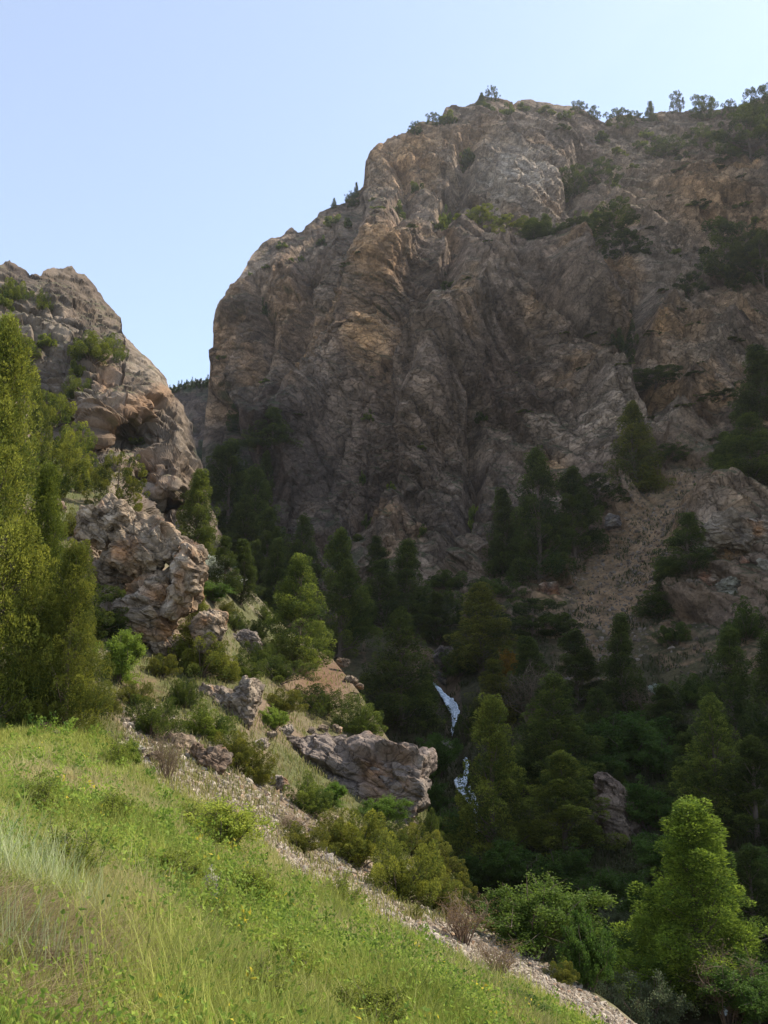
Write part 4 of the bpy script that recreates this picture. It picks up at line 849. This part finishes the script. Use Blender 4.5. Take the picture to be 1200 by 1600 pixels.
def lump(size, seed, sub=5, rot=(0, 0, 0), fine=1.0, planes=16, k=36):
    rng = np.random.RandomState(seed); d, Fa = ico(sub); n = norm(rng.normal(size=(planes, 3))); n = np.concatenate([n, [[0, 0, -1.], [0, 0, 1], [1, 0, 0], [-1, 0, 0], [0, -1, 0], [0, 1, 0]]])
    dist = np.append(rng.uniform(0.72, 1.0, planes), [0.8, .92, .95, .95, .9, .9]); q = (d@n.T)/dist[None]; q = np.maximum(q, 0.01)
    r = 1/((q**k).sum(1))**(1/k)
    V = d*r[:, None]*np.array(size); nn = norm(d/np.array(size))
    s = float(np.mean(size)); R = rotm(*rot, (1, 1, 1)).T
    Q = V+seed*7.7; h1, e1, c1 = facets(Q, rotm(12, 25, 30, (s*.55, s*.75, s*.28)), seed % 17); h2, e2, c2 = facets(Q, rotm(-8, 15, 60, (s*.2, s*.27, s*.11)), seed % 13+1)
    V = V+nn*((h1*0.125+h2*0.045+fbm(Q, s*.5, 4)*0.06+ledges(Q, (.3, .2, .93), s*.22, 4.0)*.05-np.exp(-e1*16)*0.06)*s*fine)[:, None]
    return V@R, Fa, c1, c2, e1
def rock_cols(P, c1, c2, e1, base=(0.24, 0.175, 0.12), lite=(0.34, 0.27, 0.20), dark=(0.09, 0.065, 0.05), och=(0.36, 0.18, 0.08), s=1.0, ochre=0.5):
    col = np.broadcast_to(np.array(base), P.shape).copy()
    col = mixc(col, lite, sat(fbm(P, 1.6*s, 4, o=2)*2+.3)*.8); col = mixc(col, dark, sat(fbm(P, 1.2*s, 4, o=7)*2.4-.3)*.8); col = mixc(col, och, sat(fbm(P, 2.2*s, 3, o=11)*2.5-1+ochre)*.8)
    return col*(0.8+0.4*c2)[:, None]*(1-0.45*np.exp(-e1*10))[:, None]
def rock(name, label, cat, lumps, D=None, group=None, sheet='N', **kw):
    """lumps: (px, py centre, half width px, half height px, depth half-size factor, seed, rot, depth offset)"""
    parts = []; cols = []; S = NEAR if sheet == 'N' else FAR; o = 0; root = None
    for (px, py, hw, hh, fy, seed, rot, dz) in lumps:
        dist = (D or (S.at(px, py+hh*0.7)[1]-CAM[1])); c = W(px, py, dist+dz); u = dist/F
        big = hw*u > 1.2
        V, Fa, c1, c2, e1 = lump((hw*u, (hw+hh)/2*u*fy, hh*u), seed, 6 if (big and hw > 25) else 5 if hw > 9 else 4, rot)
        V = V+c; parts.append((V, Fa)); cols.append(rock_cols(V, c1, c2, e1, s=max(0.3, min(1.5, hw*u*.5)), **kw)); 
    V, Fa = join(parts); base = np.array([V[:, 0].mean(), V[:, 1].mean(), V[:, 2].min()])
    ob = mk(name, V-base, Fa, M_BOULD, np.concatenate(cols), smooth=False); ob.location = base
    return tag(ob, label, cat, group)
rock('rock_outcrop', 'big lit outcrop with a dark brown hollow on its left side, between junipers', 'rock outcrop', [
 (214, 856, 52, 56, 1.0, 3, (8, 32, 12), 0), (152, 822, 38, 36, 1.0, 5, (0, 20, 30), -.2), (182, 806, 36, 26, .9, 6, (0, 35, 0), -.2), (288, 905, 34, 72, 1.1, 8, (5, 14, 10), -.5), (232, 952, 50, 62, .9, 12, (0, 18, 40), -.4),
 (272, 862, 24, 26, 1, 15, (0, 30, 0), -.3), (118, 872, 44, 40, .8, 17, (0, -12, 0), 2.2), (326, 985, 22, 42, 1.1, 21, (0, 22, 0), -.4), (255, 1000, 34, 26, .9, 25, (0, 25, 0), -.3), (170, 900, 44, 48, .7, 29, (0, 0, 0), 1.5)],
 D=46, base=(0.29, 0.215, 0.145), lite=(.40, .32, .24), ochre=0.65)
rock('boulder', 'great flat grey boulder with rounded right end, overhanging the ravine by the stream', 'boulder', [
 (545, 1214, 122, 62, .8, 33, (0, 6, -14), 0), (470, 1182, 66, 34, .8, 35, (0, 4, 10), .5), (616, 1228, 50, 60, 1.0, 37, (0, 0, 0), -.3)], D=45, base=(0.20, 0.155, 0.125), lite=(0.29, 0.235, 0.19), dark=(0.09, 0.07, 0.06), ochre=0.1)
rock('boulder', 'upright pale block lit on its right edge, above the great boulder', 'boulder', [(383, 1103, 22, 46, 1, 41, (0, 6, 0), 0), (352, 1105, 34, 32, 1, 43, (0, 18, 0), .4), (322, 1090, 26, 20, 1, 45, (0, 25, 0), .6)], D=42.5, base=(.25, .19, .14), ochre=.3)
rock('boulder', 'left one of the two brown split rocks above the scree', 'boulder', [(272, 1185, 30, 38, 1, 47, (0, 10, 10), 0), (245, 1165, 22, 22, 1, 48, (0, 20, 0), .3)], D=34, group='brown split rocks', base=(.30, .22, .15), ochre=.7)
rock('boulder', 'right one of the two brown split rocks, rounder and darker', 'boulder', [(330, 1200, 28, 34, 1, 51, (0, 14, 20), 0), (310, 1180, 16, 20, 1, 52, (0, 0, 0), .3)], D=33, group='brown split rocks', base=(.25, .17, .115), ochre=.7)
for i, (px, py, hw, hh, lab, kw) in enumerate([
 (385, 1003, 30, 17, 'dark slab with a hollow under it, behind the foot of the big outcrop', dict(base=(.2, .165, .14), ochre=0)),
 (70, 1138, 11, 9, 'reddish stone at the top edge of the meadow under the junipers', dict(base=(.45, .24, .16), ochre=.9)),
 (88, 1148, 9, 6, 'pale stone beside the reddish one at the top of the meadow', {}),
 (214, 1172, 14, 8, 'whitish stone at the head of the scree', dict(base=(.5, .46, .4))), (238, 1184, 18, 8, 'grey flat stone at the head of the scree, by the left split rock', {}),
 (445, 1143, 16, 9, 'rounded pale stone on the brown ground right of the small vivid shrub', dict(base=(.36, .3, .24))), (487, 1142, 8, 6, 'small stone in the row above the great boulder, left', {}), (505, 1140, 9, 7, 'small stone in the row above the great boulder, middle', {}),
 (528, 1141, 9, 7, 'small stone in the row above the great boulder, right', {}), (548, 1062, 12, 6, 'flat stone on the brown soil patch, lower', {}), (535, 1035, 10, 7, 'stone on the brown soil patch, upper', {}), (562, 1072, 9, 5, 'small pale stone at the right end of the brown soil patch', {}),
 (438, 1225, 12, 14, 'pale stone wedged at the left foot of the great boulder', dict(base=(.4, .33, .26))), (405, 1165, 16, 10, 'pale stone at the foot of the upright block', dict(base=(.4, .33, .26))), (420, 1150, 12, 8, 'smaller pale stone next to the foot of the upright block', {}),
 (552, 1428, 8, 5, 'reddish stone on the lower scree', dict(base=(.4, .26, .2))), (512, 1345, 14, 6, 'pale slab in the middle of the scree under the juniper shrubs', dict(base=(.45, .4, .34))), (535, 1362, 12, 6, 'lower pale slab in the middle of the scree', dict(base=(.45, .4, .34))),
 (405, 1322, 9, 6, 'whitish stone at the meadow edge half way down the scree', dict(base=(.5, .46, .4))), (620, 1562, 14, 9, 'pale stone half buried in the lower meadow', dict(base=(.42, .36, .3))), (85, 790, 22, 10, 'broken pale rocks on the slope above the big outcrop', dict(base=(.38, .3, .24))), (60, 765, 14, 6, 'small pale ledge above the broken rocks on the slope', {})]):
    rock('stone', lab, 'rock', [(px, py, hw, hh, 1, 60+i, (0, 20, i*40), 0)], **kw)
for i, (px, py, hw, hh, D, lab, kw) in enumerate([
 (970, 1300, 36, 66, 66, 'bare vertical clay bank standing out of the dark thicket', dict(base=(.22, .155, .11), lite=(.26, .19, .135), dark=(.15, .11, .085), ochre=.1)),
 (682, 1062, 12, 14, 117, 'smooth dark boulder at the head of the upper waterfall', dict(base=(.14, .115, .1), ochre=0)), (690, 1030, 18, 20, 121, 'larger dark boulder above the head of the waterfall', dict(base=(.14, .115, .1), ochre=0)),
 (698, 1166, 16, 8, 93, 'grey flat boulder between the two waterfalls', dict(base=(.2, .19, .16), ochre=0)), (855, 935, 17, 26, 137, 'reddish brown boulder under the cliff foot clump of junipers', dict(base=(.24, .12, .07), ochre=.6)),
 (1150, 835, 62, 32, 118, 'pale rock knoll with an overhang near the right edge', dict(base=(.22, .165, .115), ochre=.3)), (1172, 890, 14, 20, 116, 'rounded reddish boulder under the pale rock knoll', dict(base=(.24, .12, .07), ochre=.5)), (1200, 905, 22, 34, 112, 'greenish grey boulder at the right edge under the knoll', dict(base=(.2, .18, .13), ochre=0)),
 (905, 925, 26, 28, 141, 'broken brown crag right of the reddish boulder', dict(base=(.16, .115, .085), ochre=.5)), (958, 815, 16, 12, 150, 'grey rocks at the left edge of the brown scree slope', dict(base=(.2, .17, .15), ochre=0))]):
    if 'clay' in lab: L = [(956, 1285, 26, 74, 1.2, 131, (0, 2, 0), 0), (982, 1305, 30, 66, .9, 132, (0, -14, 20), .8), (945, 1340, 24, 40, .9, 133, (0, 0, 0), .2), (1005, 1340, 24, 40, .9, 134, (0, -20, 0), 1.0)]
    elif 'knoll' in lab: L = [(px, py, hw, hh, .8, 110+i, (0, 8, 10), 0), (px+50, py+6, 40, 34, .8, 140, (0, 0, 0), -1), (px-50, py+12, 34, 20, .8, 141, (0, -8, 0), 0)]
    else: L = [(px, py, hw, hh, 1, 110+i, (0, 5, i*50), 0)]
    rock('clay_bank' if 'clay' in lab else 'boulder', lab, 'earth bank' if 'clay' in lab else 'boulder', L, D=D, sheet='F', **kw)
# --- loose stone of the scree: nobody could count it
def stones(n, pts, sizes, rng, name, label, base, lite):
    d, Fa = ico(1); m = len(d)
    R = rng.normal(size=(n, 3, 3)); q, _ = np.linalg.qr(R); sc = np.stack([np.ones(n), rng.uniform(.6, 1, n), rng.uniform(.35, .7, n)], 1)*sizes[:, None]
    V = d[None]*(1+0.22*rng.normal(size=(n, m, 1)).clip(-1.5, 1.5))*sc[:, None]; V = np.einsum('nij,nkj->nki', q, V)+pts[:, None]
    Fs = (Fa[None]+(np.arange(n)*m)[:, None, None]).reshape(-1, 3); f = rng.rand(n)[:, None]
    col = (np.array(base)*(1-f)+np.array(lite)*f)*(0.7+0.6*rng.rand(n))[:, None]; red = rng.rand(n) < .06; col[red] *= np.array([1.0, .8, .68])
    o = mk(name, V.reshape(-1, 3), Fs, M_STONE, np.repeat(col, m, 0)); return tag(o, label, 'gravel', kind='stuff')
rng = np.random.RandomState(77)
n = 42000; t = rng.rand(n); px = 190+t*830; off = rng.normal(size=n)*24-30-6*np.sin(px/60)
wide = rng.rand(n) < .35; off = np.where(wide, -rng.rand(n)**1.3*130*sat((px-150)/100), off); py = gline(px)+off
Pn, ii, jj = NEAR.ats(px, py); D = Pn[:, 1]; ok = (py > np.interp(px, *np.array(NEAR_TOP).T)+6)
sz = (0.012+0.05*rng.rand(n)**4.0)*D/24*rng.uniform(.6, 1.9, n)*1.15
stones(ok.sum(), Pn[ok], sz[ok], rng, 'gravel', 'loose pale grey scree running down the slope beside the meadow', (.20, .15, .105), (.46, .39, .30))
n = 7000; px = rng.uniform(880, 1160, n); py = 720+rng.rand(n)*360-(px-880)*.1; Pn, ii, jj = FAR.ats(px, py); ok = rng.rand(n) < (0.15+FAR.info['scree'][ii, jj])
stones(ok.sum(), Pn[ok], (0.1+0.35*rng.rand(n)**3)[ok], rng, 'gravel', 'scattered stones on the brown scree slope in shade', (.12, .085, .06), (.21, .165, .125))

#==WATER==
M_WATER = bpy.data.materials.new('white_water'); M_WATER.use_nodes = True
_t = M_WATER.node_tree; _b = _t.nodes['Principled BSDF']; _b.inputs['Roughness'].default_value = 0.35
_n = N(_t, 'ShaderNodeTexNoise'); _n.inputs['Scale'].default_value = 3.0; _n.inputs['Detail'].default_value = 5; _r = N(_t, 'ShaderNodeValToRGB')
_g = N(_t, 'ShaderNodeNewGeometry'); _t.links.new(_g.outputs['Position'], _n.inputs['Vector'])
_r.color_ramp.elements[0].position = .38; _r.color_ramp.elements[1].position = .58; _r.color_ramp.elements[0].color = (0.42, 0.50, 0.56, 1); _r.color_ramp.elements[1].color = (0.88, 0.92, 0.95, 1)
_t.links.new(_n.outputs[0], _r.inputs[0]); _t.links.new(_r.outputs[0], _b.inputs[0])
rng = np.random.RandomState(5); parts = []
for path, wpx, ns in [([(671, 1075), (683, 1080), (696, 1088), (706, 1100), (710, 1112), (706, 1124), (702, 1137)], 9, 34), ([(722, 1180), (727, 1198), (716, 1214), (712, 1224), (722, 1236), (734, 1248)], 10, 34), ([(727, 1215), (733, 1240), (736, 1262), (741, 1288), (737, 1302)], 6, 16), ([(1118, 1596), (1130, 1600)], 6, 6)]:
    path = np.array(path, float); tt = np.linspace(0, 1, 40); pt = np.stack([np.interp(tt, np.linspace(0, 1, len(path)), path[:, k]) for k in (0, 1)], 1)
    for s_ in range(ns):
        o = rng.normal()*wpx*.28; w_ = (0.4+0.6*np.sin(np.pi*np.clip(tt*1.1, 0, 1)))
        Pc = np.array([FAR.at(x+o*f, y) for (x, y), f in zip(pt, w_)]); Pc = (Pc+np.roll(Pc, 1, 0)+np.roll(Pc, -1, 0))/3; Pc[0] = Pc[1]; Pc[-1] = Pc[-2]
        Pc += np.array([0, -0.5, 0.55])+fbm(Pc, .7, 3, o=s_)[:, None]*np.array([.22, .15, .22])
        a = rng.randint(0, 14); b = rng.randint(26, 40)
        parts.append(tube(Pc[a:b+1], (0.05+0.09*rng.rand())*np.sin(np.linspace(.15, 3.0, b+1-a)), 5))
V, Fa = join(parts); o = mk('stream', V, Fa, M_WATER, smooth=True); tag(o, kind='structure')

#==GRASS==
rng = np.random.RandomState(8)
def blades(n, P, hgt, wid, rng, col, lean=0.45, up=None):
    az = rng.rand(n)*6.283; d = np.stack([np.cos(az), np.sin(az), 0*az], 1); s = np.stack([-np.sin(az+rng.normal(size=n)), np.cos(az), 0*az], 1); s = norm(s)
    l = (lean*(0.3+rng.rand(n)))[:, None]; h = hgt[:, None]; w_ = wid[:, None]; z = np.array([0, 0, 1.])
    m = P+d*h*l*.30+z*h*.55; tip = P+d*h*l+z*h*(1-l*.35)
    V = np.stack([P-s*w_*.5-z*.03, P+s*w_*.5-z*.03, m+s*w_*.4, m-s*w_*.4, tip], 1)
    V = np.concatenate([V, V[:, 4:5]+s[:, None]*0.0005], 1)
    Fs = np.array([[0, 1, 2, 3], [3, 2, 5, 4]])[None]+(np.arange(n)*6)[:, None, None]
    cc = col[:, None]*np.array([.75, .75, .95, .95, 1.1, 1.1])[None, :, None]
    return V.reshape(-1, 3), Fs.reshape(-1, 4), cc.reshape(-1, 3)
n = 440000
px = rng.uniform(-150, 1010, n); gl = gline(px); t = rng.rand(n)**1.25; py = gl+10+rng.normal(size=n)*9*(t < .06)+t*(1800-gl); ok = py < 1795; px, py = px[ok], py[ok]
P, ii, jj = NEAR.ats(px, py); kk = ~((px < 235+25*rng.normal(size=len(px))) & (py > 1450+18*rng.normal(size=len(px))) & (rng.rand(len(px)) < .75)); P, px, py = P[kk], px[kk], py[kk]; P += np.stack([rng.uniform(-.5, .5, len(P))*P[:, 1]*.003, rng.uniform(-.5, .5, len(P))*P[:, 1]*.006, 0*P[:, 0]], 1)
n = len(P); D = P[:, 1]; cl = fbm(P, 1.3, 3, o=3); cl2 = fbm(P, 4.5, 3, o=9)
hgt = (0.14+0.16*rng.rand(n)+0.30*sat(cl*1.6+.1))*np.where(rng.rand(n) < .06, 1.5, 1)*sat(0.45+D/14); wid = (0.0042+0.00045*D)*(.6+.9*rng.rand(n))
g1 = np.array([.22, .27, .045]); g2 = np.array([.46, .46, .12]); g3 = np.array([.55, .46, .23]); f = sat(cl2*1.5+.5+.3*rng.normal(size=n))[:, None]; col = g1*(1-f)+g2*f
dry = sat(fbm(P, 2.8, 3, o=21)*2.6-.35+.35*rng.normal(size=n)+1.1*blob(px, py, 130, 1500, 110, 70)+.8*blob(px, py, 200, 1190, 90, 40)+.5*blob(px, py, 620, 1430, 120, 22, 25))[:, None]*.85; col = col*(1-dry)+g3*dry; col *= (.75+.5*rng.rand(n))[:, None]
V, Fa, cc = blades(n, P, hgt, wid, rng, col); o = mk('grass', V, Fa, M_GRASS, cc); tag(o, 'tall sunlit meadow grass covering the near slope', 'grass', kind='stuff')
n = 90000; px = rng.uniform(0, 700, n); py = rng.uniform(640, 1450, n); top = np.interp(px, *np.array(NEAR_TOP).T); P, ii, jj = NEAR.ats(px, py)
ok = (py > top+4) & (py < gline(px)-2) & (NEAR.info['cl'][ii, jj] < .4) & (fbm(P, 3, 4, o=1)+.35*rng.normal(size=n) > 0.06); P = P[ok]; n = len(P); D = P[:, 1]
f = rng.rand(n)[:, None]; col = (g1*.8*(1-f)+g3*.8*f)*(.7+.5*rng.rand(n))[:, None]
V, Fa, cc = blades(n, P, .18+.25*rng.rand(n), .006+.0008*D, rng, col, lean=.7); o = mk('grass', V, Fa, M_GRASS, cc); tag(o, 'sparse dry and green tufts of grass on the stony spur', 'grass', kind='stuff')
n = 90000; px = rng.uniform(560, 1250, n); py = rng.uniform(560, 1600, n); P, ii, jj = FAR.ats(px, py)
kk = fbm(P, 2.4, 2, o=31)*1.6-.30+0.9*sat((py-1080)/100)-.4*sat((800-px)/200); ok = (kk+.12*rng.normal(size=n) > 0.0) & ((FAR.info['rockm'][ii, jj] < .75)); P = P[ok]; n = len(P); D = P[:, 1]
f = rng.rand(n)[:, None]; col = (np.array([.05, .07, .02])*(1-f)+np.array([.11, .11, .045])*f)
V, Fa, cc = blades(n, P, .35+.5*rng.rand(n), .03+.0009*D, rng, col, lean=.9); o = mk('ground_cover', V, Fa, M_GRASS, cc); tag(o, 'low dark scrub tufts over the shaded slopes of the ravine', 'ground cover', kind='stuff')
#==FORE==
rng = np.random.RandomState(15)
# leafy weeds between the blades
ns = 6500; px = rng.uniform(-100, 960, ns); gl = gline(px); py = gl+14+rng.rand(ns)**1.2*(1776-gl); P, ii, jj = NEAR.ats(px, py)
ok = fbm(P, 1.8, 3, o=40)+.25*rng.normal(size=ns) > -.05; P = P[ok]; ns = len(P); per = 46
D = P[:, 1]; hh = (0.22+0.35*rng.rand(ns))*sat(.4+D/12); k = np.repeat(np.arange(ns), per); u = rng.rand(ns*per)
ln = rng.normal(size=(ns, 3))*.25; ln[:, 2] = 1; pos = P[k]+ln[k]*(hh[k]*u)[:, None]+rng.normal(size=(ns*per, 3))*(0.05+.10*hh[k]*(1.1-u))[:, None]*np.array([1, 1, .5])
d = norm(rng.normal(size=(ns*per, 3))+np.array([0, 0, .5])); V, Fa = leaves(pos, d, 1.0, 1.0, rng)
V = pos.repeat(4, 0)+(V-pos.repeat(4, 0))*np.array([1, 1, 1])*((0.016+0.0024*D[k])*(.6+.9*rng.rand(ns)[k])).repeat(4)[:, None]*np.where(np.tile([0, 1, 0, 1], ns*per)[:, None] == 1, .62, 1.0)
sp = rng.rand(ns)[k]; f = sat(sp*.7+.4*rng.rand(ns*per))[:, None]; col = np.array([.07, .14, .02])*(1-f)+np.array([.34, .42, .07])*f
tipm = (u > .9) & (sp > .965); col[tipm] = np.array([.62, .50, .06])*(.7+.5*rng.rand(tipm.sum(), 1))
o = mk('meadow_weeds', V, Fa, M_GRASS, np.repeat(col, 4, 0)); tag(o, 'leafy weeds and small yellow flowers mixed into the meadow grass', 'weeds', kind='stuff')
# dry grass clumps at lower left, tall pale stalks, dead stems
def clump(name, label, px, py, rad, n, h, cols, lean, wid, group=None):
    c = NEAR.at(px, py); a = rng.rand(n)*6.283; r = rng.rand(n)**.6*rad; P = c+np.stack([np.cos(a)*r, np.sin(a)*r, -.42*np.cos(a)*r-.2*np.sin(a)*r], 1)
    f = rng.rand(n)[:, None]; col = (np.array(cols[0])*(1-f)+np.array(cols[1])*f)*(.7+.6*rng.rand(n))[:, None]
    V, Fa, cc = blades(n, P, h*(.5+.6*rng.rand(n)), np.full(n, wid), rng, col, lean=lean); o = mk(name, V-c, Fa, M_GRASS, cc); o.location = c
    return tag(o, label, 'grass clump', group)
for (x, y, r, n, h, lab) in [(60, 1580, .50, 7000, .42, 'large brown dry grass clump in the lower left corner'), (160, 1560, .50, 6000, .38, 'brown dry grass clump under the bare dark branches'), (10, 1500, .45, 4200, .40, 'dry straw clump at the left edge, above the large brown one'), (110, 1680, .36, 5200, .30, 'dry grass clump at the very bottom left of the picture'),
                              (255, 1620, .40, 3600, .28, 'dry grass clump at the bottom, right of the bare branches')]:
    clump('dry_grass_clump', lab, x, y, r, n, h, [(.16, .105, .06), (.56, .44, .25)], 1.0, .0045, 'dry grass clumps')
for (x, y, r, n, h, lab) in [(20, 1590, .22, 260, .50, 'pale green feathery stalks in the bottom left corner'), (120, 1610, .2, 220, .42, 'pale green feathery stalks in front of the dry grass'), (10, 1400, .5, 500, .62, 'tall pale grass stalks at the left edge'), (80, 1450, .4, 380, .55, 'tall pale grass stalks above the dry grass clump')]:
    clump('grass_stalks', lab, x, y, r, n, h, [(.34, .40, .16), (.60, .60, .34)], .35, .006, 'tall pale stalks')
def spike(px, py, top, lab):
    c = NEAR.at(px, py); h = (py-top)*(c[1])/F; root = empty('flower_spike', c); tag(root, lab, 'flower')
    tt = np.linspace(0, 1, 8); st = np.stack([np.sin(tt*3)*.02, 0*tt, tt*h], 1); v, f_ = tube(st, .007*(1.2-tt), 5)
    hd = [(v, f_)]+[tube([st[4]+0, st[4]+np.array([s*.05, 0, .08]), st[4]+np.array([s*.08, .02, .34*h])], [.004, .004, .003], 4) for s in (-1, 1)]
    v, f_ = join(hd); mk('stem', v, f_, M_BARK, parent=root, smooth=True)
    n = 240; u = rng.rand(n); b = rng.randint(-1, 2, n); pos = np.stack([b*.045+rng.normal(size=n)*.014, rng.normal(size=n)*.014, np.where(b == 0, .62*h+u*.38*h, .55*h+u*.3*h)], 1)
    V, Fa = leaves(pos, norm(rng.normal(size=(n, 3))), .026, .018, rng); mk('blossom', V, Fa, M_LEAF, np.repeat(np.array([.55, .52, .36])*(.7+.5*rng.rand(n, 1)), 4, 0), parent=root)
    n = 60; pos = np.stack([rng.normal(size=n)*.05, rng.normal(size=n)*.05, rng.rand(n)*.5*h], 1); V, Fa = leaves(pos, norm(rng.normal(size=(n, 3))+np.array([0, 0, .5])), .12, .04, rng); mk('leaves', V, Fa, M_LEAF, np.full((4*n, 3), .2)*np.array([1.0, 1.3, .7]), parent=root)
spike(328, 1452, 1362, 'single whitish flower spike standing in the middle of the meadow')
#==HAZE==
if True:
    hm = bpy.data.materials.new('air'); hm.use_nodes = True; t = hm.node_tree; t.nodes.remove(t.nodes['Principled BSDF'])
    pv = N(t, 'ShaderNodeVolumePrincipled'); pv.inputs['Color'].default_value = (0.95, 0.93, 0.90, 1); pv.inputs['Density'].default_value = 0.00015; pv.inputs['Anisotropy'].default_value = 0.6
    t.links.new(pv.outputs[0], t.nodes['Material Output'].inputs['Volume'])
    x0, x1, y0, y1, z0, z1 = -700, 700, -200, 1300, -71, 310
    v = np.array([(x, y, z) for x in (x0, x1) for y in (y0, y1) for z in (z0, z1)], float)
    o = mk('haze', v, np.array([[0, 1, 3, 2], [4, 6, 7, 5], [0, 4, 5, 1], [2, 3, 7, 6], [0, 2, 6, 4], [1, 5, 7, 3]]), hm); tag(o, 'thin sunlit haze filling the valley air', 'haze', kind='stuff')
